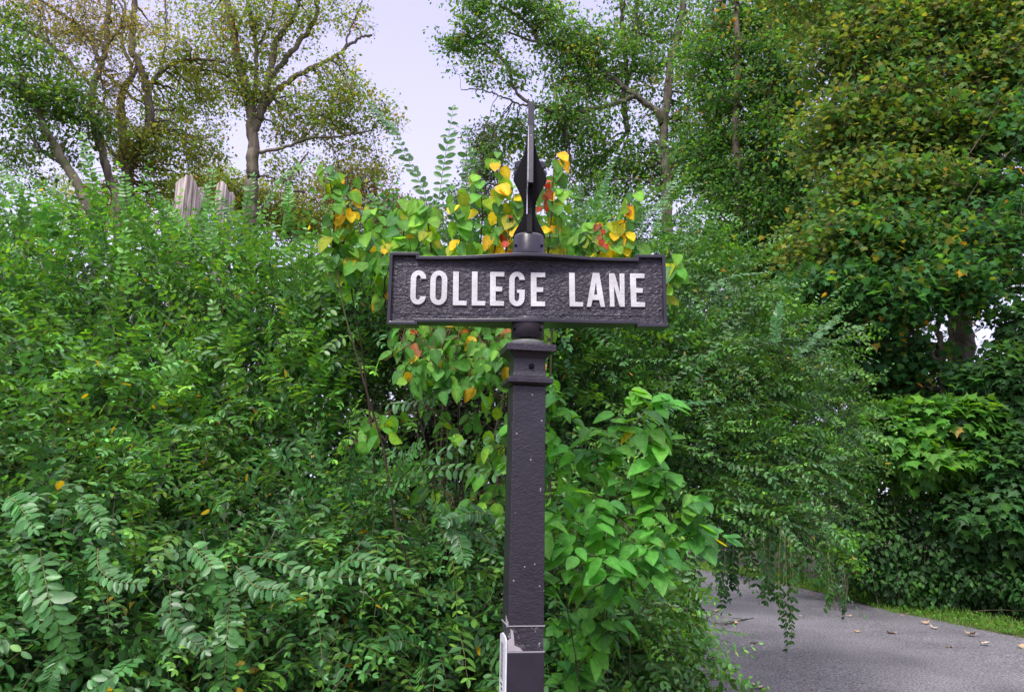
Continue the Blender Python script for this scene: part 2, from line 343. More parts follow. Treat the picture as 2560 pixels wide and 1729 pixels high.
# ------------------------------------------------------------------ the street sign
Y0 = 2.10
base = P(1306, 1700, Y0); Z0 = 0.0
sign = empty('street_sign', (base[0] - .0095, Y0, 0), 'black cast iron sign reading COLLEGE LANE on a square post with spear finial', 'street sign')
LEAN = math.radians(.42)
def zpx(py, off=0.0, px=1316): return P(px, py, Y0 + off)[2]
def mpx(py, off=0.0): 
    p = P(1316, py, Y0 + off); return float(np.dot(p - CP, _f)) / F
def bev(o, wd=.0015, seg=2):
    b = o.modifiers.new('bevel', 'BEVEL'); b.width = wd; b.segments = seg; b.limit_method = 'ANGLE'; b.angle_limit = math.radians(35)
def local(name, V, Fc, m, parent, smooth=False):
    me = bpy.data.meshes.new(name); me.from_pydata([tuple(map(float, v)) for v in V], [], Fc); me.materials.append(m)
    for p in me.polygons: p.use_smooth = smooth
    me.update(); o = bpy.data.objects.new(name, me); sc.collection.objects.link(o); o.parent = parent; return o
def loft_sq(rings, rot=0.0):
    V = []; Fc = []
    for z, h in rings:
        for sx, sy in ((-1, -1), (1, -1), (1, 1), (-1, 1)): V.append((sx * h, sy * h, z))
    n = len(rings)
    for i in range(n - 1):
        for j in range(4): Fc.append((4 * i + j, 4 * i + (j + 1) % 4, 4 * i + 4 + (j + 1) % 4, 4 * i + 4 + j))
    Fc.append((3, 2, 1, 0)); Fc.append(tuple(4 * (n - 1) + k for k in range(4)))
    c, s = math.cos(rot), math.sin(rot)
    return [(x * c - y * s, x * s + y * c, z) for x, y, z in V], Fc
def lathe(rings, seg=48):
    V = []; Fc = []
    for z, r in rings:
        for k in range(seg): a = 2 * math.pi * k / seg; V.append((r * math.cos(a), r * math.sin(a), z))
    n = len(rings)
    for i in range(n - 1):
        for j in range(seg): Fc.append((seg * i + j, seg * i + (j + 1) % seg, seg * (i + 1) + (j + 1) % seg, seg * (i + 1) + j))
    Fc.append(tuple(reversed(range(seg)))); Fc.append(tuple(seg * (n - 1) + k for k in range(seg)))
    return V, Fc
ROT = math.radians(9.5)
FO = -.05
def hw(py, wpx): return wpx / 2 * mpx(py, FO) / math.cos(ROT)
z_line1, z_line2, z_ptop = zpx(1564, FO), zpx(1629, FO), zpx(962, FO)
h_a, h_b, h_top = hw(1564, 91.5), hw(1629, 92), hw(970, 82)
# post shaft in lengths: lower sleeve, worn band, upper shaft
V, Fc = loft_sq([(0, h_b * 1.02), (z_line2 - .0012, h_b + .0010)], ROT); o = local('lower_shaft', V, Fc, M_SMOOTH, sign); bev(o, .003)
V, Fc = loft_sq([(z_line2 - .003, h_b - .0010), (z_line1 + .003, h_a - .0010)], ROT); o = local('worn_band', V, Fc, M_WORN, sign); bev(o, .002)
o['label'] = 'band of scratched and worn paint'
nseg = 26; rr = [(z_line1 + (z_ptop - z_line1) * i / nseg, h_a + (h_top - h_a) * i / nseg) for i in range(nseg + 1)]
V, Fc = loft_sq(rr, ROT); o = local('upper_shaft', V, Fc, M_POST, sign); bev(o, .003)
# thin light seams round the post where the worn band begins and ends
for z, h in ((z_line1, h_a), (z_line2, h_b)):
    V, Fc = loft_sq([(z - .0015, h + .0016), (z + .0012, h + .0016)], ROT); local('seam', V, Fc, flat_mat('seam_putty', (.32, .30, .33)), sign)
# capital: lower lip, neck, upper plate
def zc(py): return zpx(py, FO)
cap = [(962, 84), (961, 92), (958, 106), (956, 113.5), (945, 113.5), (943.5, 106), (941, 92), (937, 84), (930, 80.5), (925, 79.5), (898, 79.5), (894, 81), (891, 85), (886, 91), (882, 99), (879, 109), (878, 122.5), (862, 122.5), (860.5, 119)]
V, Fc = loft_sq([(zc(y), hw(y, w_)) for y, w_ in cap], ROT); o = local('capital', V, Fc, M_PAINT, sign); bev(o, .0012, 2)
# screw in the neck
def disc_front(name, x, z, y, r, m, depth=.004, rot=ROT):
    V, Fc = lathe([(0, r), (depth * .6, r), (depth, r * .7)], 14)
    V = [(a, -c, b) for a, b, c in V]
    c, s = math.cos(rot), math.sin(rot)
    V = [((a + x) * c - (b + y) * s, (a + x) * s + (b + y) * c, q + z) for a, b, q in V]
    return local(name, V, Fc, m, sign, False)
hn = hw(912, 79.5)
disc_front('screw', .004, zc(914), -hn, .0075, M_CASTBLK, .006)
# socket below the plate
r_t = 41.0 * mpx(820); 
V, Fc = lathe([(zc(866), r_t * 1.03), (zc(848), r_t * 1.02), (zc(846), r_t * 1.0)]); o = local('collar', V, Fc, M_GREYMETAL, sign, True)
V, Fc = lathe([(zpx(846), r_t), (zpx(800), r_t), (zpx(797), r_t * .97), (zpx(795), r_t * .6)]); o = local('lower_socket', V, Fc, M_SOCKET, sign, True)
def pin(x_px, y_px, r, m=M_CASTBLK, nm='set_screw'):
    x = x_px * mpx(y_px); y = -math.sqrt(max(r * r - x * x, 1e-6)); z = zpx(y_px)
    V, Fc = lathe([(0, .0045), (.003, .0042), (.003, .0022), (.0012, .002)], 12)
    n = Vector((x, y, 0)).normalized(); q = n.to_track_quat('Z', 'Y')
    V = [tuple(q @ Vector(v) + Vector((x, y, z)) - n * .0008) for v in V]
    return local(nm, V, Fc, m, sign, True)
for xx in (-32, 31): pin(xx, 829, r_t)
# name plate
zs = zpx(727, px=1320); s = mpx(724) * 1.0
ss = s / 3.058 * .99
xc = -0.003
zt, zb = (378 - 106) * ss * 1.03, -(657 - 378) * ss * 1.035
tabx, hxw = 230 * ss, 1062 * ss
zt2, zb2 = zt - 30 * ss, zb + 22 * ss
def bump(x): return math.exp(-(x / .145) ** 2)
def outline(off):
    """outer outline offset inward by off, resampled along the long edges"""
    a = hxw - off; t = zt - off; b = zb + off; tx = hxw - tabx + off if False else hxw - tabx + off
    t2 = zt2 - off; b2 = zb2 + off
    pts = [(-a, b), (-a, t), (-(hxw - tabx) - off, t), (-(hxw - tabx) - off, t2)]
    n = 36
    for k in range(1, n):
        x = -(hxw - tabx) - off + 2 * (hxw - tabx + off) * k / n
        pts.append((x, t2 + .0055 * bump(x)))
    pts += [(hxw - tabx + off, t2), (hxw - tabx + off, t), (a, t), (a, b), (hxw - tabx + off, b), (hxw - tabx + off, b2)]
    for k in range(1, n):
        x = (hxw - tabx + off) - 2 * (hxw - tabx + off) * k / n
        pts.append((x, b2 - .002 * bump(x)))
    pts += [(-(hxw - tabx) - off, b2), (-(hxw - tabx) - off, b)]
    return pts
OUT, INN = outline(0), outline(.0095)
def rimd(x): return .026 + .024 * bump(x)
n = len(OUT); V = []; Fc = []
for sgn in (-1, 1):
    for (x, z) in OUT: V.append((x, sgn * rimd(x), z))
    for (x, z) in INN: V.append((x, sgn * rimd(x), z))
    for (x, z) in INN: V.append((x, sgn * .0135, z))
for i in range(n):
    j = (i + 1) % n
    f0 = [(i, j, n + j, n + i), (n + i, n + j, 2 * n + j, 2 * n + i)]
    Fc += [tuple(reversed(q)) for q in f0] + [tuple(v + 3 * n for v in q) for q in f0]
    Fc.append((i, i + 3 * n, j + 3 * n, j))
PLX = xc; plate = local('name_plate', [(x + PLX, y, z + zs) for x, y, z in V], Fc, M_SMOOTH, sign); bev(plate, .0014, 2)
bmx = bmesh.new(); bmx.from_mesh(plate.data); bmesh.ops.recalc_face_normals(bmx, faces=bmx.faces); bmx.to_mesh(plate.data); bmx.free()
def curve_mesh(name, polys, m, parent, ex=.002, bv=.0008, M4=None):
    cu = bpy.data.curves.new(name, 'CURVE'); cu.dimensions = '2D'; cu.fill_mode = 'BOTH'; cu.extrude = ex; cu.bevel_depth = bv; cu.bevel_resolution = 2; cu.offset = -bv
    for p in polys:
        sp = cu.splines.new('POLY'); sp.points.add(len(p) - 1); sp.use_cyclic_u = True
        for i, (x, y) in enumerate(p): sp.points[i].co = (x, y, 0, 1)
    tmp = bpy.data.objects.new('tmp', cu); sc.collection.objects.link(tmp)
    bpy.context.view_layer.update()
    me = bpy.data.meshes.new_from_object(tmp.evaluated_get(bpy.context.evaluated_depsgraph_get()))
    bpy.data.objects.remove(tmp); bpy.data.curves.remove(cu); me.name = name
    me.materials.clear(); me.materials.append(m); me.transform(M4)
    o = bpy.data.objects.new(name, me); sc.collection.objects.link(o); o.parent = parent; return o
# recessed hammered field (front and back faces of the plate)
M4 = Matrix.Translation((PLX, 0, zs)) @ Matrix.Rotation(math.pi / 2, 4, 'X')
curve_mesh('hammered_panel', [outline(.0085)], M_PANEL, plate, .0128, .0004, M4)
# faint raised border line inside the field
bl, bt, bb = 1005 * ss, 186 * ss, -198 * ss
def rect(a, b, c, d): return [(a, b), (c, b), (c, d), (a, d)]
curve_mesh('border_line', [rect(-bl, bb, bl, bt), rect(-bl + .0018, bb + .0018, bl - .0018, bt - .0018)], M_PANEL, plate, .0005, .0003, Matrix.Translation((PLX, -.0136, zs)) @ Matrix.Rotation(math.pi / 2, 4, 'X'))
def arc(cx, cy, rx, ry, a0, a1, n=14): return [(cx + rx * math.cos(math.radians(a0 + (a1 - a0) * k / n)), cy + ry * math.sin(math.radians(a0 + (a1 - a0) * k / n))) for k in range(n + 1)]
def gl(ch, w_, h, t=44):
    hb = t * .86; a = w_ / 2; ry = a * 1.12; i = a - t * .97; iy = ry - hb * 1.05
    if ch == 'L': return [[(0, 0), (w_, 0), (w_ * 1.0, hb * .95), (t, hb * 1.0), (t * .95, h), (0, h)]]
    if ch == 'E': return [[(0, 0), (w_, 0), (w_ * .99, hb), (t, hb * 1.05), (t, h * .42), (w_ * .86, h * .42), (w_ * .86, h * .56), (t, h * .57), (t, h - hb), (w_, h - hb), (w_, h), (0, h)]]
    if ch == 'A': return [[(0, 0), (t * .82, 0), (w_ * .335, h * .2), (w_ * .665, h * .2), (w_ - t * .82, 0), (w_, 0), (w_ * .70, h), (w_ * .36, h)],
                          [(w_ * .41, h * .36), (w_ * .60, h * .36), (w_ * .515, h * .72)]]
    if ch == 'N': return [[(0, 0), (t * .86, 0), (t * .80, h * .60), (w_ - t * .95, 0), (w_, 0), (w_, h), (w_ - t * .82, h), (w_ - t * .78, h * .40), (t * .92, h), (0, h)]]
    if ch == 'O': return [arc(a, h - ry, a, ry, 0, 180) + arc(a, ry, a, ry, 180, 360), arc(a, h - ry, i, iy, 0, 180) + arc(a, ry, i, iy, 180, 360)]
    if ch == 'C': return [arc(a, h - ry, a, ry, 0, 180) + arc(a, ry, a, ry, 180, 360) + [(a + i, ry)] + arc(a, ry, i, iy, 360, 180)[1:] + arc(a, h - ry, i, iy, 180, 0)]
    if ch == 'G': return [arc(a, h - ry, a, ry, 0, 180) + arc(a, ry, a, ry, 180, 360) + [(w_, h * .48), (w_ * .5, h * .48), (w_ * .5, h * .385), (a + i, h * .385)] + arc(a, ry, i, iy, 360, 180) + arc(a, h - ry, i, iy, 180, 0)]
for ch, x0, x1, y0, y1 in [('C', 265, 385, 228, 500), ('O', 416, 547, 230, 504), ('L', 591, 698, 238, 506), ('L', 735, 841, 239, 508), ('E', 875, 984, 242, 510),
                          ('G', 1021, 1141, 240, 515), ('E', 1187, 1298, 248, 515), ('L', 1482, 1588, 251, 518), ('A', 1612, 1756, 253, 521), ('N', 1790, 1906, 257, 521), ('E', 1951, 2061, 258, 522)]:
    xm = (x0 + x1) / 2; mid = 380.5 + (xm - 1160) * .0128
    polys = [[((x0 - 1160 + a) * ss, (mid - y1 + b) * ss) for a, b in p] for p in gl(ch, x1 - x0, y1 - y0)]
    curve_mesh('letter', polys, M_LETTER, plate, .0022, .0012, Matrix.Translation((PLX, -.0150, zs)) @ Matrix.Rotation(math.pi / 2, 4, 'X'))
# upper socket
r_u = 41.0 * mpx(615)
V, Fc = lathe([(zpx(650), r_u * .97), (zpx(640), r_u * 1.03), (zpx(633), r_u), (zpx(597), r_u * .96), (zpx(592), r_u * .9), (zpx(591), r_u * .3)]); local('upper_socket', V, Fc, M_SMOOTH, sign, True)
for xx in (-33, 31): pin(xx, 622, r_u)
# finial: two crossed blades with one profile
prof = [(596, 41), (590, 40), (580, 36), (568, 29), (555, 22), (540, 16), (525, 14.5), (510, 16), (495, 20), (480, 27), (465, 34), (452, 41.5), (446, 41.5), (430, 34.5), (415, 28), (400, 21.5), (385, 16), (365, 11.5), (345, 9.5), (320, 8.2), (290, 7.2), (258, 5.5)]
fin = None
def blade(ang, half_t, pr, name, parent):
    bmx = bmesh.new(); c, s_ = math.cos(ang), math.sin(ang)
    L = [(-w_ * mpx(y), zpx(y)) for y, w_ in pr]; Rr = [(w_ * mpx(y), zpx(y)) for y, w_ in pr]
    rows = []
    for (xl, z), (xr, _) in zip(L, Rr):
        rows.append([bmx.verts.new((x * c - t * s_, x * s_ + t * c, z)) for x, t in ((xl, -half_t), (xr, -half_t), (xr, half_t), (xl, half_t))])
    for a, b in zip(rows[:-1], rows[1:]):
        for j in range(4): bmx.faces.new((a[j], a[(j + 1) % 4], b[(j + 1) % 4], b[j]))
    bmx.faces.new(list(reversed(rows[0]))); bmx.faces.new(rows[-1])
    bmesh.ops.recalc_face_normals(bmx, faces=bmx.faces)
    me = bpy.data.meshes.new(name); bmx.to_mesh(me); bmx.free(); me.materials.append(M_CASTBLK)
    o = bpy.data.objects.new(name, me); sc.collection.objects.link(o); o.parent = parent; bev(o, .0016, 2); return o
finc = .0
fin = blade(0.0, .0065, prof, 'finial', sign)
edge = [(y, float(np.interp(y, [258, 330, 474], [7.6, 14, 45])) if y < 475 else w_) for y, w_ in [q for q in prof if q[0] > 475] + [(474, 30)] + [q for q in prof if q[0] < 474]]
ob = blade(math.pi / 2, .0088, [(y, max(w_, 7.6)) for y, w_ in edge if y <= 474], 'finial_rib', fin); ob.data.materials.clear(); ob.data.materials.append(M_SMOOTH)
blade(math.pi / 2, .0080, [(y, w_ * .98) for y, w_ in edge if y >= 480], 'finial_rib', fin)
# bright metal strip added to carry the sky highlight on the rib's left corner
M_GLINT = flat_mat('rib_glint_metal', (.80, .79, .82), .30); M_GLINT.node_tree.nodes['Principled BSDF'].inputs['Metallic'].default_value = .9
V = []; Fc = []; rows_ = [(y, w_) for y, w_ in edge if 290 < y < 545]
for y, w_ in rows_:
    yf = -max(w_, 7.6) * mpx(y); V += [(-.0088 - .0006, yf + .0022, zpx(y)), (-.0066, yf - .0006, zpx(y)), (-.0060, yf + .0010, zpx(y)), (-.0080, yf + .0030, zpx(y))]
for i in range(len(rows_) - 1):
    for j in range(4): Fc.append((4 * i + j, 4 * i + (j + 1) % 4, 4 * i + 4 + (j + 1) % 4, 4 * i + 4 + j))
oe = local('rib_glint', V, Fc, M_GLINT, fin, True)
# lobed leaves standing behind the blade
def lobes(sx):
    pts = []
    for k, (px, py, r) in enumerate([(31, 408, 12), (36, 428, 10), (38, 446, 7)]):
        V, Fc = lathe([(-.006, r * .8 * s), (-.004, r * s), (.004, r * s), (.006, r * .8 * s)], 18)
        pts.append(([(a + sx * px * s * .93, c + .016, b + zpx(py)) for a, b, c in V], Fc))
    V = []; Fc = []
    for v, f in pts: Fc += [tuple(i + len(V) for i in q) for q in f]; V += v
    return local('finial_lobe', V, Fc, M_SMOOTH, fin, False)
lobes(-1); lobes(1)
# sticker down the left side of the post and the torn label scrap above it
M_STK = flat_mat('white_sticker', (.78, .76, .82), .4); M_INK = flat_mat('black_ink', (.04, .04, .045), .5)
def on_post(name, pts_uv, face, m, th=.0012, parent=sign, off=0.0):
    """polygon in (u along face, z) laid on one face of the post: face 'L' or 'F'"""
    V = []; n = len(pts_uv)
    for dth in (0, th):
        for u, z in pts_uv:
            h = h_b + .0012 + off + dth
            x, y = (u, -h) if face == 'F' else (-h, -u)
            V.append((x * math.cos(ROT) - y * math.sin(ROT), x * math.sin(ROT) + y * math.cos(ROT), z))
    Fc = [tuple(range(n, 2 * n)), tuple(reversed(range(n)))] + [(i, (i + 1) % n, n + (i + 1) % n, n + i) for i in range(n)]
    o = local(name, V, Fc, m, parent)
    b = bmesh.new(); b.from_mesh(o.data); bmesh.ops.recalc_face_normals(b, faces=b.faces); b.to_mesh(o.data); b.free(); return o
ztop = zpx(1594, FO)
stk = on_post('sticker', [(-h_b * .9, ztop - .50), (h_b + .0035, ztop - .50), (h_b + .0035, ztop - .006), (h_b * .6, ztop + .002), (-h_b * .2, ztop + .004), (-h_b * .9, ztop - .004)], 'L', M_STK, .004, sign)
stk['label'] = 'white label with a black bar code and small print'
bev(stk, .001)
for k in range(22):      # bar code
    zz = ztop - .022 - k * .0042; on_post('bar_code_bar', [(-h_b * .5, zz), (h_b * .28, zz), (h_b * .28, zz + (.0022 if k % 3 else .0014)), (-h_b * .5, zz + (.0022 if k % 3 else .0014))], 'L', M_INK, .0003, stk, .004)
for k in range(9):       # rows of small print (strokes too fine to read)
    zz = ztop - .125 - k * .011
    on_post('print_row', [(-h_b * .45 + .01 * (k % 3), zz), (h_b * (.1 + .05 * (k % 4)), zz), (h_b * (.1 + .05 * (k % 4)), zz + .006), (-h_b * .45 + .01 * (k % 3), zz + .006)], 'L', M_INK, .0003, stk, .004)
M_SCRAP = flat_mat('torn_paper', (.42, .38, .40), .8)
zl2 = z_line2
sc1 = on_post('torn_label', [(-h_b, zl2 + .002), (-h_b * .15, zl2 + .002), (-h_b * .35, zl2 + .011), (-h_b * .62, zl2 + .016), (-h_b * .66, zl2 + .036), (-h_b * .72, zl2 + .052), (-h_b * .86, zl2 + .056), (-h_b * .82, zl2 + .034), (-h_b, zl2 + .028)], 'F', M_SCRAP, .001, sign, -.002)
sc1['label'] = 'torn remains of a pale paper label'
on_post('torn_label', [(h_b * .55, zl2 + .056), (h_b + .001, zl2 + .062), (h_b + .001, zl2 + .072), (h_b * .2, zl2 + .085), (h_b * .3, zl2 + .062)], 'L', M_SCRAP, .001, sign, -.002)
sign.rotation_euler = (0, LEAN, 0)
PT = Matrix.Translation((PLX, 0, zs)); plate.matrix_local = PT @ Matrix.Rotation(-math.radians(.6), 4, 'Y') @ PT.inverted()
def seam_paint(): pass

# ------------------------------------------------------------------ foliage generators
def sprays(leafA, stemA, base, d, L, K=10, leaf=.042, droop=.6, palette=PAL_HS, tpl=T_OVAL, roll=.6, stemr=.0016, stemcol=(.16, .17, .07), wob=.10, jl=.2, tint=None):
    S = len(base)
    if S == 0: return
    d = nrm(d); L = np.broadcast_to(L, (S,)); droop = np.broadcast_to(droop, (S,)); leafs = np.broadcast_to(leaf, (S,))
    pts = [base]; ds = [d]; p = base.copy(); st = (L / K)[:, None]
    for k in range(K):
        p = p + d * st; pts.append(p)
        d = nrm(d + np.array([0, 0, -1.0]) * (droop / K)[:, None] + R((S, 3), wob)); ds.append(d)
    pts = np.stack(pts, 1); ds = np.stack(ds, 1)
    ra = R(S, roll)
    ref = np.array([0, 0, 1.0])[None] + R((S, 3), .12)
    side = nrm(np.cross(ds, ref[:, None, :])); upv = np.cross(side, ds)
    c, s_ = np.cos(ra)[:, None, None], np.sin(ra)[:, None, None]
    side, upv = side * c + upv * s_, upv * c - side * s_
    cb = pal(S, palette[:3], .16) if tint is None else tint
    pr = np.stack([np.linspace(1, .35, K + 1)] * S) * stemr * U(.8, 1.3, (S, 1))
    stemA.tubes(pts, pr, stemcol)
    for k in range(1, K + 1):
        tp = k / K; sz = leafs * (1.0 if tp < .75 else 1.0 - .45 * (tp - .75) / .25) * np.exp(R(S, .12)) * (.8 if k == 1 else 1)
        for sg in (-1, 1):
            ok = rng.random(S) > .06
            ax = side[:, k] * sg * .9 + ds[:, k] * U(.25, .7, (S, 1)) + R((S, 3), jl)
            nm = upv[:, k] + R((S, 3), jl) + side[:, k] * sg * .15
            cc = pal(S, palette, .15); m = rng.random((S, 1)) < .72
            cc = np.where(m, cb * np.exp(R((S, 1), .14)), cc)
            young = 1 + .55 * max(0, tp - .7) / .3
            cc = cc * np.array([young * 1.1, young, 1.0])
            leafA.leaves(tpl, pts[ok, k], ax[ok], nm[ok], sz[ok], cc[ok])
    leafA.leaves(tpl, pts[:, K], ds[:, K], upv[:, K], leafs * .6, cb * 1.4)
def blob_surface(blobs, n, rmin=.72, rmax=1.05, farkeep=.3):
    """blobs: (centre, radii, weight)"""
    wts = np.array([b[2] if len(b) > 2 else b[1][0] * b[1][2] for b in blobs]); wts = wts / wts.sum()
    k = rng.choice(len(blobs), n, p=wts); C = np.array([b[0] for b in blobs])[k]; RR = np.array([b[1] for b in blobs])[k]
    u = nrm(R((n, 3))); far = (u[:, 1] > .25) & (rng.random(n) > farkeep); u[far, 1] *= -1
    lump = 1 + .12 * np.sin(u[:, :1] * 7 + C[:, :1] * 5) + .1 * np.sin(u[:, 2:] * 6 + C[:, :1] * 9)
    p = C + u * RR * U(rmin, rmax, (n, 1)) * lump
    ok = p[:, 2] > .02
    return p[ok], nrm(u / RR)[ok]
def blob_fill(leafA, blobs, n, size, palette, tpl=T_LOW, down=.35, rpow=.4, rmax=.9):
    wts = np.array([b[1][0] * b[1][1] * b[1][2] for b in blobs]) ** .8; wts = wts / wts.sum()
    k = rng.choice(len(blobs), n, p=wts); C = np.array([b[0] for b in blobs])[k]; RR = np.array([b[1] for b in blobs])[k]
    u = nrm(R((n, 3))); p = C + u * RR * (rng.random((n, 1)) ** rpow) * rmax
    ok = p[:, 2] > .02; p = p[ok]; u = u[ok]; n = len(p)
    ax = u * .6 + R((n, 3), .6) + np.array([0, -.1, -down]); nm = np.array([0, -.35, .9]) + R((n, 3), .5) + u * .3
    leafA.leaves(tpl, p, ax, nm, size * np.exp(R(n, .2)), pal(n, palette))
def catmull(pts, n):
    pts = np.array(pts, float)
    t = np.r_[0, np.cumsum(np.linalg.norm(np.diff(pts, axis=0), axis=1) ** .5)]; t /= t[-1]
    k = len(pts)
    if k < 3:
        tt = np.linspace(0, 1, n)[:, None]; return pts[0] * (1 - tt) + pts[-1] * tt
    m = np.gradient(pts, t, axis=0); tt = np.linspace(0, 1, n); i = np.clip(np.searchsorted(t, tt) - 1, 0, k - 2)
    h = (t[i + 1] - t[i])[:, None]; q = ((tt - t[i]) / (t[i + 1] - t[i]))[:, None]
    return (2 * q ** 3 - 3 * q ** 2 + 1) * pts[i] + (q ** 3 - 2 * q ** 2 + q) * h * m[i] + (-2 * q ** 3 + 3 * q ** 2) * pts[i + 1] + (q ** 3 - q ** 2) * h * m[i + 1]
def hero(leafA, stemA, pxs, K=14, leaf=.042, palette=PAL_HS, tpl=T_OVAL, face=(0, -.4, 1), stemcol=(.18, .19, .08), r=.002, hang=0.0, jl=.15):
    """a single spray along explicit points [(px,py,Y),...]"""
    pts = catmull([P(*q) for q in pxs], K + 1); ds = nrm(np.gradient(pts, axis=0))
    f = np.array(face, float); side = nrm(np.cross(ds, f)); upv = np.cross(side, ds)
    stemA.tubes(pts[None], (np.linspace(1, .35, K + 1) * r)[None], stemcol)
    cb = pal(1, palette[:2], .1)
    for sg in (-1, 1):
        n_ = K; k = np.arange(1, K + 1)
        ax = side[k] * sg * .9 + ds[k] * .5 + R((n_, 3), jl) + np.array([0, 0, -hang]); nm = upv[k] + R((n_, 3), jl)
        sz = leaf * np.exp(R(n_, .12)) * np.where(k > K * .8, .7, 1)
        leafA.leaves(tpl, pts[k], ax, nm, sz, np.clip(cb * np.exp(R((n_, 1), .18)), 0, 1))
    leafA.leaves(tpl, pts[-1:], ds[-1:], upv[-1:], np.array([leaf * .7]), cb)
def stems_from(stemA, foot, tips, r=.006, col=(.11, .085, .06), K=9, sag=.25):
    """arching stems from foot points to tips"""
    n = len(tips); foot = np.broadcast_to(foot, (n, 3)); t = np.linspace(0, 1, K)[None, :, None]
    mid = (foot + tips) / 2 + np.array([0, 0, 1.0]) * (np.linalg.norm(tips - foot, axis=1)[:, None] * sag) + R((n, 3), .06)
    pts = (1 - t) ** 2 * foot[:, None] + 2 * t * (1 - t) * mid[:, None] + t ** 2 * tips[:, None]
    pts = pts + R(pts.shape, .008)
    stemA.tubes(pts, np.linspace(1, .3, K)[None] * (r * U(.6, 1.4, (n, 1))), col, 4)
def blobs_px(lst): return [(P(px, py, Y), np.array([rx, ry, rz])) for px, py, Y, rx, ry, rz in lst]
def finish(root, leafA, stemA, lm=M_LEAF, fname='foliage', sname='stems'):
    o = leafA.build(fname, lm, root); stemA.build(sname, M_TWIG, root); return o
CAMZ = CP
#SECTION_PLANTS
# ---- 1. left honeysuckle, near the camera
def honeysuckle(name, label, blobs, nspray, nfill, leaf, foot, bias=(0, -.35, .25), droop=.9, L=(.22, .5), heros=(), palette=PAL_HS, roll=.6, group=None, nst=40, fillsize=None):
    root = empty(name, (foot[0][0], foot[0][1], 0), label, 'shrub', group)
    LA, SA = Acc(), Acc()
    p, u = blob_surface(blobs, nspray)
    d = u * .75 + np.array(bias) + R((len(p), 3), .38)
    sprays(LA, SA, p, d, U(L[0], L[1], len(p)), K=10, leaf=leaf * np.exp(R(len(p), .14)), droop=droop * np.exp(R(len(p), .4)), palette=palette, roll=roll)
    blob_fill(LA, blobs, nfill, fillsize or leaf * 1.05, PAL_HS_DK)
    tips, _ = blob_surface(blobs, nst, .3, .95, 1)
    ft = np.array(foot)[rng.integers(0, len(foot), len(tips))] + R((len(tips), 3), .12) * [1, 1, 0]
    stems_from(SA, ft, tips, .007)
    for h in heros: hero(LA, SA, **h)
    pt, ut = blob_surface(blobs, 90, .7, 1.0); dt = nrm(ut + R(ut.shape, .5) + np.array([0, 0, .3])) * U(.12, .38, (len(pt), 1))
    SA.tubes(np.stack([pt, pt + dt * .5 + R(pt.shape, .012), pt + dt], 1), np.array([[.0028, .002, .001]]) * np.ones((len(pt), 1)), (.26, .22, .17))
    finish(root, LA, SA); return root

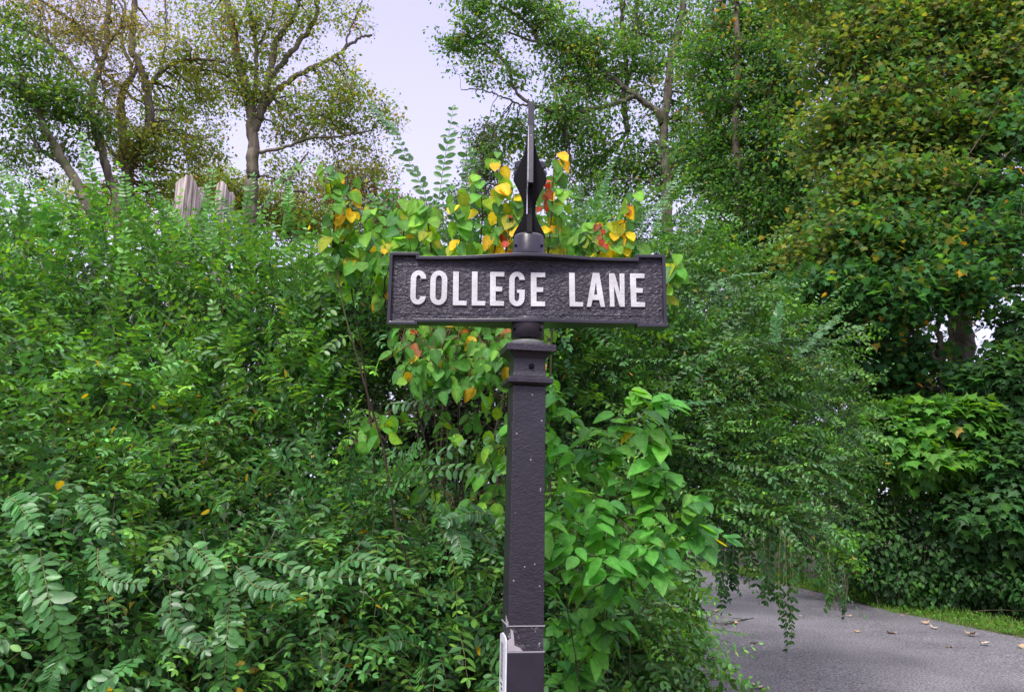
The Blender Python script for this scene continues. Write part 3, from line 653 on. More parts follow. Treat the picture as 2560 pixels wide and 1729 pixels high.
bl = blobs_px([(60, 1560, 2.75, .42, .45, .40), (380, 1590, 2.85, .45, .5, .42), (700, 1600, 2.95, .45, .5, .42), (1010, 1580, 3.15, .42, .5, .42), (1230, 1560, 3.3, .35, .5, .42),
               (-150, 1300, 2.9, .5, .5, .45), (160, 1330, 3.15, .5, .5, .42), (500, 1340, 3.25, .48, .5, .40), (820, 1370, 3.3, .48, .5, .36), (1110, 1340, 3.35, .42, .45, .30),
               (-100, 1760, 2.7, .5, .5, .45), (250, 1800, 2.8, .5, .5, .45), (650, 1820, 2.85, .5, .5, .45), (1050, 1820, 2.95, .5, .5, .45)])
hs = []
for pts, lf in [(([(20, 1240, 2.2), (45, 1260, 2.15), (85, 1320, 2.1)]), .05), ([(100, 1375, 2.2), (130, 1520, 2.1), (175, 1640, 2.12)], .058), ([(60, 1560, 2.3), (0, 1600, 2.2), (-40, 1640, 2.2)], .05),
                ([(50, 1380, 2.25), (75, 1480, 2.15), (100, 1560, 2.12)], .05), ([(200, 1235, 2.5), (240, 1290, 2.35), (258, 1330, 2.3)], .05), ([(245, 1370, 2.3), (248, 1420, 2.2), (290, 1450, 2.15), (345, 1458, 2.15)], .045),
                ([(475, 1360, 2.3), (530, 1420, 2.2), (550, 1500, 2.2)], .05), ([(590, 1415, 2.4), (640, 1465, 2.3), (710, 1475, 2.25)], .048), ([(575, 1500, 2.3), (566, 1600, 2.2), (562, 1700, 2.2)], .055),
                ([(425, 1475, 2.3), (435, 1560, 2.2), (510, 1625, 2.15)], .05), ([(620, 1390, 2.5), (690, 1400, 2.35), (780, 1440, 2.3), (900, 1440, 2.3)], .046), ([(800, 1480, 2.4), (880, 1400, 2.3), (1030, 1440, 2.2)], .044),
                ([(960, 1010, 3.0), (1060, 1000, 2.8), (1190, 945, 2.6)], .05), ([(900, 1260, 2.9), (1000, 1200, 2.7), (1110, 1130, 2.5), (1240, 1095, 2.45)], .044), ([(950, 1240, 2.8), (1060, 1180, 2.6), (1150, 1172, 2.5), (1235, 1185, 2.4)], .046),
                ([(980, 1210, 2.9), (1010, 1150, 2.8), (1050, 1110, 2.75)], .046), ([(870, 1250, 2.9), (890, 1160, 2.8), (860, 1110, 2.7)], .044), ([(790, 1270, 2.8), (750, 1190, 2.7), (700, 1140, 2.6), (690, 1130, 2.6)], .044),
                ([(1240, 1290, 2.6), (1180, 1280, 2.5), (1120, 1300, 2.45)], .048), ([(600, 1260, 2.9), (640, 1180, 2.8), (660, 1150, 2.7)], .046), ([(1130, 1300, 2.5), (1150, 1360, 2.45), (1160, 1400, 2.4)], .048),
                ([(1250, 1370, 2.6), (1140, 1310, 2.5), (1080, 1260, 2.45)], .045), ([(180, 1610, 2.2), (130, 1680, 2.1), (110, 1740, 2.1)], .05), ([(340, 1640, 2.2), (280, 1690, 2.1), (210, 1735, 2.1)], .05),
                ([(1080, 1640, 2.6), (1010, 1600, 2.5), (960, 1610, 2.45)], .045), ([(820, 1560, 2.6), (800, 1640, 2.5), (830, 1700, 2.45)], .042)]:
    hs.append(dict(pxs=pts, leaf=lf * .76, K=15, face=(0, -.9, .6), r=.0022, palette=[((.060, .175, .048), 50), ((.045, .135, .042), 26)]))
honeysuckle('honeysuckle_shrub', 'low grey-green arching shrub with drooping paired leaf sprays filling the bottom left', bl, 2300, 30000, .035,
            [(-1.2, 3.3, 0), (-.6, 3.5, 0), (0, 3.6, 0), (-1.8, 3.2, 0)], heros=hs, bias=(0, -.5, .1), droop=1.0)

# ---- 2. tall left honeysuckle behind it
bl = blobs_px([(-100, 1000, 3.9, .7, .7, .55), (180, 1060, 3.8, .6, .7, .50), (470, 1080, 3.9, .6, .7, .45), (760, 1060, 4.1, .55, .7, .40), (60, 800, 4.5, .75, .8, .55), (380, 830, 4.5, .7, .8, .5), (680, 840, 4.6, .6, .8, .45),
               (880, 880, 4.6, .4, .7, .35), (-80, 700, 5.0, .7, .8, .42), (170, 725, 5.1, .65, .8, .38), (420, 745, 5.1, .6, .8, .34), (650, 770, 5.1, .6, .8, .34), (850, 800, 5.0, .45, .7, .32), (960, 840, 4.9, .4, .6, .32),
               (-150, 1250, 3.8, .7, .7, .6), (300, 1280, 3.9, .7, .7, .6), (700, 1280, 4.1, .7, .7, .5)])
hs = []
for pts, lf in [([(330, 620, 4.4), (318, 520, 4.3), (310, 440, 4.3)], .06), ([(290, 850, 4.0), (300, 700, 3.9), (315, 580, 3.9)], .06), ([(95, 900, 4.2), (70, 780, 4.1), (60, 690, 4.0)], .06), ([(20, 860, 4.0), (25, 720, 3.9), (30, 620, 3.9)], .06),
                ([(470, 640, 4.6), (490, 560, 4.5), (520, 470, 4.4)], .06), ([(540, 660, 4.5), (540, 560, 4.4), (530, 430, 4.4)], .055), ([(590, 640, 4.5), (615, 520, 4.4), (632, 440, 4.4)], .055), ([(700, 600, 4.6), (720, 520, 4.5), (720, 460, 4.5)], .05),
                ([(430, 620, 4.5), (410, 520, 4.5), (380, 470, 4.4)], .06), ([(535, 640, 4.2), (525, 560, 4.2), (515, 470, 4.2)], .055), ([(470, 640, 4.3), (455, 570, 4.3), (425, 520, 4.3)], .055), ([(500, 660, 4.3), (510, 590, 4.3), (490, 540, 4.3)], .05), ([(600, 660, 4.3), (585, 560, 4.3), (560, 500, 4.3)], .055), ([(230, 620, 4.6), (180, 530, 4.5), (120, 470, 4.4), (60, 430, 4.3)], .055), ([(160, 620, 4.6), (100, 540, 4.5), (10, 500, 4.4)], .055), ([(250, 560, 4.5), (225, 430, 4.4), (205, 340, 4.4)], .06),
                ([(90, 600, 4.5), (40, 480, 4.4), (0, 420, 4.4)], .055), ([(500, 1130, 3.5), (450, 960, 3.4), (410, 870, 3.4)], .056), ([(600, 1100, 3.6), (590, 950, 3.5), (555, 830, 3.4), (530, 760, 3.4)], .056),
                ([(400, 930, 3.7), (460, 850, 3.6), (470, 800, 3.5)], .055), ([(640, 560, 4.4), (700, 450, 4.3), (780, 400, 4.3)], .05), ([(180, 1010, 3.5), (150, 1060, 3.3), (130, 1110, 3.2)], .06),
                ([(120, 870, 3.8), (60, 880, 3.6), (0, 910, 3.5)], .05), ([(800, 700, 4.3), (750, 640, 4.2), (690, 620, 4.1)], .048)]:
    hs.append(dict(pxs=pts, leaf=lf * .8, K=19, face=(0, -.8, .7), r=.003, palette=[((.06, .17, .03), 50), ((.085, .23, .03), 40)]))
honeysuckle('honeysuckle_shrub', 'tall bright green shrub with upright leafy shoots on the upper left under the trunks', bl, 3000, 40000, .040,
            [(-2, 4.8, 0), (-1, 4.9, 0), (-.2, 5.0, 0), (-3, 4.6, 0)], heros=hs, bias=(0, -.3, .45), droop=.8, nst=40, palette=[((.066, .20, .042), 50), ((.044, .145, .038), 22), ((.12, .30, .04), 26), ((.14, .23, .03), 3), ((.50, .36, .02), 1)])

# ---- 3. right honeysuckle arching over the lane
bl = blobs_px([(1480, 760, 5.2, .55, .7, .45), (1700, 800, 5.6, .6, .8, .42), (1880, 900, 6.0, .65, .8, .36), (1560, 960, 5.0, .6, .8, .42), (1760, 1020, 5.6, .6, .8, .42), (1960, 1060, 6.2, .6, .8, .36),
               (1620, 1140, 5.0, .5, .8, .38), (1820, 1150, 5.4, .5, .7, .30), (1960, 1190, 5.8, .42, .6, .26), (1560, 660, 6.2, .7, .9, .42), (1430, 1100, 4.6, .45, .7, .5),
               (1660, 1270, 4.8, .36, .5, .20), (1830, 1290, 5.0, .34, .4, .14), (1980, 1330, 5.2, .26, .4, .10), (1470, 1380, 4.2, .34, .5, .45), (1430, 1620, 4.0, .34, .4, .45), (1540, 1580, 4.0, .20, .25, .25), (1330, 1500, 3.6, .3, .4, .5), (1400, 1640, 3.0, .22, .2, .28), (1530, 1680, 3.1, .2, .2, .2), (1650, 1670, 3.5, .17, .2, .20), (1500, 1720, 3.3, .3, .2, .2), (1560, 1640, 3.4, .2, .2, .22), (1470, 1500, 3.2, .24, .2, .26), (1520, 1470, 3.4, .17, .2, .17)])
hs = []
for pts in [[(1700, 940, 4.6), (1850, 850, 4.7), (2000, 870, 4.8), (2170, 905, 4.8)], [(1750, 960, 4.6), (1900, 860, 4.8), (2050, 850, 5), (2190, 900, 5)], [(1560, 1090, 4.0), (1680, 950, 4.2), (1790, 860, 4.3), (1880, 760, 4.4)],
            [(1800, 1120, 4.6), (1950, 1120, 4.7), (2080, 1180, 4.8), (2230, 1290, 4.8)], [(1750, 1050, 4.6), (1930, 1010, 4.7), (2100, 1060, 4.8), (2200, 1120, 4.9)], [(1600, 820, 4.7), (1750, 760, 4.8), (1880, 700, 4.9)],
            [(1800, 1340, 4.6), (1950, 1380, 4.7), (2080, 1450, 4.8), (2160, 1540, 4.8)], [(1930, 1290, 4.7), (2060, 1340, 4.8), (2150, 1400, 4.9)], [(1940, 860, 4.6), (1942, 800, 4.6), (1950, 760, 4.6)], [(1980, 900, 4.9), (2040, 840, 4.9), (2090, 790, 5)],
            [(1600, 1050, 3.9), (1700, 1010, 4.0), (1800, 1000, 4.1)], [(1760, 730, 4.3), (1830, 690, 4.3), (1920, 680, 4.3)], [(1500, 620, 5.2), (1510, 480, 5.2), (1530, 400, 5.2)], [(1620, 640, 5.2), (1660, 500, 5.2), (1700, 420, 5.2)], [(1420, 640, 5), (1400, 520, 5), (1420, 430, 5)]]:
    hs.append(dict(pxs=pts, leaf=.038, K=26, face=(0, -.5, 1), r=.003))
for px, py0, py1, Y, lf in [(1808, 1400, 1510, 4.4, .045), (1835, 1390, 1480, 4.5, .045), (1905, 1400, 1500, 4.5, .045), (1925, 1400, 1490, 4.6, .045), (1962, 1400, 1620, 4.2, .036), (1975, 1400, 1600, 4.3, .036), (1950, 1380, 1560, 4.3, .034),
                            (1700, 1420, 1560, 4.0, .045), (1735, 1420, 1520, 4.1, .045), (1660, 1420, 1560, 4.0, .045), (1730, 1560, 1600, 3.9, .04), (2070, 1440, 1520, 4.6, .036), (2105, 1460, 1540, 4.6, .034), (1720, 1600, 1740, 3.9, .04), (1690, 1580, 1740, 3.9, .042), (1660, 1600, 1740, 3.8, .042), (1750, 1590, 1640, 3.9, .04)]:
    for q in range(2):
        hs.append(dict(pxs=[(px + R(), py0 - 60, Y + .1 * q), (px + 5 + 6 * R(), (py0 + py1) / 2, Y), (px + 4 + 6 * R(), py1 - 15 * q, Y)], leaf=lf, K=11, face=(R(), -1, .3), r=.0022, hang=.4, palette=PAL_HS_DK))
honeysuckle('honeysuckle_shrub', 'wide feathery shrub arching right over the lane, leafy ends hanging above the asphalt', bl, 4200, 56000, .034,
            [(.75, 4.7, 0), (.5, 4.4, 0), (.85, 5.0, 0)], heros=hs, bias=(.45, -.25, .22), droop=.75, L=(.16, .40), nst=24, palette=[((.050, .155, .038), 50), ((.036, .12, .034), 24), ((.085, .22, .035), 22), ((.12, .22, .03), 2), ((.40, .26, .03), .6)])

# ---- 4. redbud-like sapling behind the sign, yellowing
def hang_leaves(LA, SA, stems, per, size, palette, tpl, rich=(), richpal=None, r=.0035, spread=.55, stemcol=(.10, .05, .04), K=12, face=(0, -1, .45), down=.75):
    for si, st in enumerate(stems):
        pp = richpal if si in rich else palette
        pts = catmull([P(*q) for q in st], K); SA.tubes(pts[None], (np.linspace(1, .35, K) * r)[None], stemcol, 5)
        n = per; t = np.linspace(.03, 1, n) + R(n, .02); t = np.clip(t, 0, 1) * (K - 1); i = np.minimum(t.astype(int), K - 2); q = (t - i)[:, None]
        b = pts[i] * (1 - q) + pts[i + 1] * q
        sd_ = nrm(np.stack([R(n), R(n, .8) - .25, R(n, .3)], 1)); pet = b + sd_ * size * U(.25, .6, (n, 1))
        mid = (b + pet) / 2 + np.array([0, 0, .004]); SA.tubes(np.stack([b, mid, pet], 1), np.full((n, 3), .0009), (.25, .12, .05))
        ax = sd_ * spread + np.array([0, 0, -down]) + R((n, 3), .18)
        nm = np.array(face) + R((n, 3), .38) + sd_ * .35
        LA.leaves(tpl, pet, ax, nm, size * np.exp(R(n, .2)), pal(n, pp, .16))
root = empty('sapling', (-.1, 2.95, 0), 'sapling with heart-shaped green, yellow and red leaves above and below the name plate', 'sapling')
LA, SA = Acc(), Acc()
st = []
for pts in [[(830, 640, 2.75), (835, 520, 2.7), (815, 410, 2.7)], [(850, 650, 2.8), (870, 540, 2.75), (868, 440, 2.7)], [(850, 700, 2.8), (860, 600, 2.75), (845, 500, 2.75)], [(1000, 640, 2.8), (1010, 560, 2.8), (1000, 500, 2.8)],
            [(1080, 640, 2.7), (1070, 560, 2.7), (1060, 500, 2.7)], [(1150, 640, 2.7), (1150, 560, 2.65), (1135, 470, 2.65)], [(1235, 650, 2.7), (1245, 520, 2.65), (1240, 380, 2.65)], [(1200, 640, 2.75), (1205, 520, 2.7), (1195, 430, 2.7)],
            [(1260, 640, 2.7), (1290, 540, 2.65), (1280, 470, 2.65)], [(1370, 640, 2.75), (1380, 520, 2.7), (1385, 380, 2.7)], [(1380, 640, 2.8), (1400, 540, 2.75), (1400, 430, 2.7)], [(1560, 640, 2.75), (1560, 560, 2.7), (1585, 480, 2.7)],
            [(1430, 645, 2.75), (1460, 600, 2.7), (1480, 570, 2.7)], [(1470, 650, 2.7), (1520, 610, 2.7), (1540, 560, 2.7)], [(1650, 760, 2.75), (1675, 690, 2.7), (1685, 640, 2.7)], [(940, 700, 2.85), (920, 620, 2.8), (890, 560, 2.8)], [(960, 660, 2.9), (950, 580, 2.9), (930, 520, 2.9)]]:
    st.append(pts)
hang_leaves(LA, SA, st, 25, .050, PAL_GRN, T_HEART, rich=(1, 6, 8, 9, 11, 13), richpal=PAL_RED)
st2 = []
for k in range(30):
    x = U(850, 1620); y0 = U(700, 770); st2.append([(x, y0, 2.85), (x + R(s=20), y0 - 70, 2.8), (x + R(s=30), U(590, 660), 2.75)])
hang_leaves(LA, SA, st2, 10, .052, PAL_LIME, T_HEART)
st3 = []
for k in range(46):
    x = U(1010, 1330) + abs(R(s=25)) * (k % 3 == 0); y0 = U(790, 920); st3.append([(x + R(s=30), y0 - 60, 2.95), (x, y0, 2.8), (x + R(s=50), y0 + 70, 2.65)])
hang_leaves(LA, SA, st3, 14, .050, [((.085, .25, .035), 45), ((.055, .18, .032), 30), ((.15, .33, .035), 18), ((.6, .36, .02), 4), ((.45, .10, .02), 1.5)], T_WIDE, spread=.7)
st4 = []
for x, y in [(1010, 830), (940, 1060), (900, 1080), (1120, 1050), (1160, 1060), (1250, 1000), (1240, 1080), (1210, 1150), (1250, 1130), (1190, 1240), (1240, 1220), (1050, 860), (1090, 900), (1300, 1060), (1130, 1240)]:
    st4.append([(x + R(s=60), y - 40, 3.0), (x, y, 2.85), (x + R(s=30), y + 40, 2.75)])
hang_leaves(LA, SA, st4, 9, .056, PAL_LIME[:3], T_WIDE, spread=.7)
st5 = [[(1340, 400, 2.64), (1352, 450, 2.62), (1356, 520, 2.6)], [(1362, 440, 2.64), (1364, 480, 2.62), (1358, 515, 2.6)], [(1275, 540, 2.64), (1270, 590, 2.62), (1268, 625, 2.6)], [(1500, 560, 2.64), (1506, 590, 2.62), (1504, 612, 2.6)]]
hang_leaves(LA, SA, st5, 5, .026, [((.42, .025, .015), 3), ((.30, .05, .02), 1)], T_HEART)
tips = np.array([P(*q[0]) for q in (st + st2 + st3)[::9]]); stems_from(SA, np.array([-.1, 3.0, 0]) + R((len(tips), 3), .15) * [1, 1, 0], tips, .008, (.06, .045, .035), 10, .08)
finish(root, LA, SA, M_SOFT)

# ---- 5. broad-leaved shrub right of the post
root = empty('broadleaf_shrub', (.35, 2.75, 0), 'light green shrub with large oval leaves standing just right of the post', 'shrub')
LA, SA = Acc(), Acc()
cl = [(1580, 1000, 2.4), (1640, 1010, 2.4), (1530, 1060, 2.45), (1600, 1050, 2.4), (1660, 1060, 2.45), (1470, 1100, 2.45), (1550, 1120, 2.4), (1630, 1130, 2.45), (1500, 1160, 2.4), (1440, 1140, 2.5), (1590, 1180, 2.4), (1450, 1220, 2.4), (1530, 1230, 2.35), (1620, 1220, 2.4), (1660, 1210, 2.45),
      (1400, 1030, 2.5), (1380, 980, 2.5), (1370, 1100, 2.5), (1420, 1080, 2.5), (1340, 990, 2.5), (1380, 1170, 2.45), (1330, 1080, 2.45), (1400, 1260, 2.35), (1480, 1280, 2.3), (1560, 1290, 2.3), (1640, 1290, 2.35), (1720, 1260, 2.4), (1760, 1270, 2.4), (1360, 1290, 2.35), (1440, 1330, 2.3), (1510, 1340, 2.25), (1600, 1350, 2.3), (1680, 1330, 2.35),
      (1750, 1330, 2.4), (1800, 1350, 2.45), (1360, 1360, 2.3), (1420, 1390, 2.3), (1500, 1400, 2.3), (1580, 1400, 2.3), (1660, 1390, 2.35), (1380, 1450, 2.4), (1460, 1460, 2.4), (1540, 1460, 2.4), (1620, 1440, 2.4), (1400, 1540, 2.5), (1480, 1530, 2.5), (1560, 1510, 2.5), (1400, 1620, 2.5), (1480, 1610, 2.5), (1440, 1680, 2.5), (1390, 1720, 2.5), (1520, 1580, 2.5), (1330, 1200, 2.5), (1320, 1330, 2.4)]
C_ = np.array([P(x + R(s=8), y + R(s=8) - 15, Y + R(s=.05)) for x, y, Y in cl])
for c in C_:
    cb_ = pal(1, PAL_BIG[:3], .15); n = rng.integers(8, 13); a = U(0, 6.28, n); el_ = U(-.75, .25, n)
    dz = np.stack([np.cos(a), np.sin(a) * .8 - .25, el_], 1)
    b = c + np.stack([R(n, .015), R(n, .015), U(-.05, .03, n)], 1)
    LA.leaves(T_WIDE, b + nrm(dz) * .012, dz, np.array([0, -.45, 1]) + R((n, 3), .22) + dz * .2, U(.048, .076, n), np.where(rng.random((n, 1)) < .7, cb_ * np.exp(R((n, 1), .12)), pal(n, PAL_BIG, .15)))
foot = np.array([.35, 2.8, 0]); hub_ = C_[::4]; stems_from(SA, foot + np.array([0, .15, 0]), hub_[::3] + np.array([0, .05, 0]), .0045, (.07, .075, .04), 9, .06)
for c in C_:
    h_ = hub_[np.argmin(((hub_ - c) ** 2).sum(1))] + np.array([0, .02, -.03]); SA.tubes(np.stack([h_, (h_ + c) / 2 + R(3, .012), c])[None], np.array([[.003, .0025, .0015]]), (.09, .10, .045), 4)
finish(root, LA, SA, M_SOFT)

# ---- 6. slender shoots against the sky
root = empty('shoot_shrub', (-.35, 3.8, 0), 'slender feathery shoots rising against the open sky left of the finial', 'shrub')
LA, SA = Acc(), Acc()
for pts, lf in [([(1085, 620, 3.7), (1100, 480, 3.7), (1115, 380, 3.7), (1132, 275, 3.7)], .050), ([(1075, 620, 3.7), (1060, 480, 3.7), (1020, 400, 3.7), (985, 325, 3.7)], .050), ([(1165, 640, 3.9), (1170, 480, 3.9), (1165, 325, 3.9)], .048), ([(1150, 620, 3.9), (1160, 500, 3.9), (1180, 380, 3.9)], .044),
                ([(1010, 620, 3.8), (985, 540, 3.8), (930, 490, 3.8)], .045), ([(1000, 640, 3.8), (1000, 560, 3.8), (950, 520, 3.8), (900, 500, 3.8)], .045), ([(1110, 620, 3.8), (1130, 540, 3.8), (1130, 470, 3.8)], .045), ([(1050, 640, 3.8), (1040, 560, 3.8), (1010, 500, 3.8)], .045),
                ([(960, 640, 3.8), (930, 560, 3.8), (870, 500, 3.8)], .045), ([(1000, 340, 3.6), (960, 300, 3.6), (930, 260, 3.6)], .045), ([(1330, 640, 4), (1310, 540, 4), (1320, 450, 4)], .045), ([(1440, 640, 4.2), (1460, 540, 4.2), (1450, 470, 4.2)], .045)]:
    hero(LA, SA, pts, K=19 if abs(pts[0][1] - pts[-1][1]) > 200 else 11, leaf=lf, face=(0, -.55, .8), palette=[((.045, .12, .04), 1), ((.06, .16, .035), 1)], r=.003)
tips = np.array([P(x, 630, 3.8) for x in (1000, 1050, 1085, 1110, 1160, 1330, 1440)]); stems_from(SA, np.array([-.3, 4.0, 0]), tips, .008)
bl6 = blobs_px([(1000, 760, 4.1, .4, .5, .35), (1200, 760, 4.1, .45, .5, .3), (1380, 760, 4.3, .4, .5, .3)])
p, u = blob_surface(bl6, 350); sprays(LA, SA, p, u + np.array([0, -.2, .6]) + R((len(p), 3), .3), U(.2, .4, len(p)), leaf=.042)
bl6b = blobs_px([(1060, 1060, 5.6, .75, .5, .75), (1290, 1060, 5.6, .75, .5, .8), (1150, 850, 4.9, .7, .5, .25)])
blob_fill(LA, bl6, 9000, .042, PAL_HS_DK); blob_fill(LA, bl6b, 7000, .07, [((.035, .030, .018), 3), ((.02, .04, .015), 2)])  # bl6b leaves coloured dark brown to put the hollow's shade into the foliage
finish(root, LA, SA)

# ------------------------------------------------------------------ trees
BARK = (.165, .135, .105); BARKD = (.12, .10, .08)
def tree(name, label, limbs, blobs, nclump, perclump, lsize, palette, tpl=T_DIA, bark=BARK, csig=.32, cat='tree', group=None, foot=None, twr=.008, vines=0, lean_fill=0, perc2=None, flat=.5, ks=1.0):
    """limbs: list of (points px, r0, r1); blobs px: (px,py,Y,rx,ry,rz,weight)"""
    limbs = [([(a, b, Y * ks) for a, b, Y in pts], r0 * ks, r1 * ks) for pts, r0, r1 in limbs]; blobs = [(a, b, Y * ks, x * ks, y * ks, z * ks, w_) for a, b, Y, x, y, z, w_ in blobs]; lsize = lsize * (1 + (ks - 1) * .8); csig = csig * ks
    p0 = P(*limbs[0][0][0]); ft = np.array([p0[0], p0[1], 0]) if foot is None else np.array(foot)
    root = empty(name, tuple(ft), label, cat, group)
    LA, SA = Acc(), Acc(); sk = []; skr = []
    for li, (pts, r0, r1) in enumerate(limbs):
        q = [P(*a) for a in pts]
        if li == 0:
            q = [ft, (ft * .5 + q[0] * .5) + R(3, .05)] + q; r0b = r0 * 1.25
        else: r0b = r0
        n = max(10, len(q) * 7); c = catmull(q, n); c[1:-1] += R((n - 2, 3), .012 + .1 * r1)
        rr = np.linspace(r0b, r1, n) * (1 + R(n, .05))
        if li == 0: rr[0] *= 1.4; rr[1] *= 1.15
        SA.tubes(c[None], rr[None], bark, 9); sk.append(c); skr.append(rr)
    SK = np.concatenate(sk); SR = np.concatenate(skr)
    wts = np.array([b[6] for b in blobs], float); wts /= wts.sum(); k = rng.choice(len(blobs), nclump, p=wts)
    C = np.array([P(b[0], b[1], b[2]) for b in blobs])[k]; RR = np.array([b[3:6] for b in blobs])[k]
    u = nrm(R((nclump, 3))); cc = C + u * RR * rng.random((nclump, 1)) ** .45
    high = SK[:, 2] > min(SK[:, 2].max() * .35, 3.5) if SK[:, 2].max() > 4 else SK[:, 2] > -1
    SKh = SK[high]; SRh = SR[high]
    # two-level: branchlets to ~n/6 hubs, clumps hang off hubs
    nh = max(4, nclump // 7); hub = cc[rng.choice(nclump, nh, replace=False)]
    def nearest(a, b):
        out_ = np.empty(len(a), int)
        for i0 in range(0, len(a), 500): out_[i0:i0 + 500] = np.argmin(((a[i0:i0 + 500, None] - b[None]) ** 2).sum(-1) + .6 * np.maximum(b[None, :, 2] - a[i0:i0 + 500, None, 2], 0) ** 2, 1)
        return out_
    ih = nearest(hub, SKh); s0 = SKh[ih]; K = 9; t = np.linspace(0, 1, K)[None, :, None]
    mid = (s0 + hub) / 2 + np.array([0, 0, .12]) * np.linalg.norm(hub - s0, axis=1)[:, None] + R((nh, 3), .1)
    hp = (1 - t) ** 2 * s0[:, None] + 2 * t * (1 - t) * mid[:, None] + t ** 2 * hub[:, None]; hp[:, 1:] += R(hp[:, 1:].shape, .03)
    r_h = np.minimum(SRh[ih] * .5, .035)[:, None] * np.linspace(1, .3, K)[None]
    SA.tubes(hp, np.maximum(r_h, .006), bark, 5)
    HP = np.concatenate([hp[:, 2:].reshape(-1, 3), SKh]); ic = nearest(cc, HP); s1 = HP[ic]; K2 = 5; t = np.linspace(0, 1, K2)[None, :, None]
    mid = (s1 + cc) / 2 + R((nclump, 3), .08)
    cp = (1 - t) ** 2 * s1[:, None] + 2 * t * (1 - t) * mid[:, None] + t ** 2 * cc[:, None]
    SA.tubes(cp, np.linspace(1, .35, K2)[None] * twr * np.ones((nclump, 1)), bark, 3)
    # fine side twigs reaching through each clump
    ns = 3; kk = np.repeat(np.arange(nclump), ns); e0 = cp[kk, 2 + (np.arange(nclump * ns) % 3)]; e1 = cc[kk] + R((nclump * ns, 3), csig * .75)
    SA.tubes(np.stack([e0, (e0 + e1) / 2 + R((nclump * ns, 3), .03), e1], 1), np.array([[.55, .4, .25]]) * twr * np.ones((nclump * ns, 1)), bark, 3)
    # leaves: around the clump end and along the last part of the twig
    n = nclump * perclump; ki = np.repeat(np.arange(nclump), perclump)
    sg = csig * np.exp(R(nclump, .3))[ki][:, None]
    off = R((n, 3)); off *= np.minimum(1, 1.5 / np.linalg.norm(off, axis=1, keepdims=True)); off = off * sg * np.array([1, 1, flat])
    tt = rng.random((n, 1)); basep = cc[ki] * (1 - .45 * tt ** 2) + s1[ki] * (.45 * tt ** 2)
    pos = basep + off
    ax = nrm(off) * .5 + R((n, 3), .6) + np.array([0, 0, -.35]); nm = np.array([0, 0, .9]) + R((n, 3), .55) + np.array([0, -.3, 0])
    ct = pal(nclump, palette, .15)[ki]; cl_ = pal(n, palette, .2); m = rng.random((n, 1)) < .5
    LA.leaves(tpl, pos, ax, nm, lsize * np.exp(R(n, .22)), np.where(m, ct, cl_))
    for _ in range(vines):   # ivy leaves hugging trunk
        pass
    LA.build('crown', M_TREE, root); SA.build('trunk', M_BARK, root); return root
G_L = 'trees behind the left shrubs'; G_R = 'trees right of the open sky'
tree('deciduous_tree', 'leftmost bare-limbed tree leaning to the left with a dark green leaf mass', [
    ([(237, 560, 15), (192, 463, 15), (140, 372, 15), (104, 303, 15), (74, 244, 15), (22, 207, 15), (-60, 170, 15)], .13, .04),
    ([(104, 303, 15), (95, 260, 15), (60, 200, 14.8), (20, 140, 14.8)], .045, .02),
    ([(192, 463, 15), (170, 420, 15.4), (100, 370, 15.6), (60, 240, 15.6)], .035, .012), ([(97, 380, 15), (60, 320, 15), (0, 280, 15)], .03, .01)],
    [(60, 160, 15, 1.0, 1, .75, 3), (100, 250, 15, .7, 1, .5, 2), (20, 60, 16, 1.0, 1, .6, 1), (170, 210, 15.2, .7, .8, .5, 1.2), (230, 300, 15.4, .5, .8, .3, 1), (30, 430, 16, .9, 1, .6, 1.2), (-60, 250, 15, 1, 1, 1, 2), (140, 360, 15.2, .5, .8, .5, 1), (40, 360, 17, .8, 1, .7, .6)],
    240, 46, .085, [((.08, .19, .04), 50), ((.14, .22, .04), 30), ((.05, .11, .03), 20)], csig=.24, group=G_L)
tree('deciduous_tree', 'thin dark trunk rising out of the shrubs, second from the left, with brown twiggy limbs', [
    ([(295, 540, 16), (270, 430, 16), (240, 326, 16), (228, 237, 16), (246, 185, 16), (259, 141, 16), (268, 74, 16), (273, 10, 16), (276, -80, 16)], .10, .05),
    ([(228, 215, 16), (170, 152, 16), (126, 111, 16), (74, 81, 16), (18, 55, 16), (-20, 10, 16)], .045, .02),
    ([(246, 150, 16), (222, 96, 16.2), (185, 56, 16.2), (148, 33, 16.2), (98, -5, 16.2), (60, -50, 16.2)], .05, .03),
    ([(262, 120, 16), (300, 70, 16), (308, 30, 16), (280, -30, 16)], .035, .015), ([(235, 240, 16), (255, 260, 16.2), (262, 230, 16.2), (250, 190, 16.2)], .03, .02)],
    [(130, 40, 16, 1.3, 1, .7, 2), (230, 60, 16.5, 1.0, 1, .6, 2), (180, 130, 16, 1.0, 1, .6, 1.6), (280, 200, 16.5, .9, 1, .6, 1.4), (250, 300, 16.5, .8, .8, .4, 1.5), (60, 40, 16.5, .8, 1, .5, 1), (320, 60, 16, .8, 1, .7, 1), (150, -60, 16, 2, 1, .5, 1)],
    260, 40, .06, [((.24, .23, .07), 40), ((.32, .19, .07), 8), ((.16, .17, .055), 36), ((.34, .25, .10), 10)], csig=.26, group=G_L)
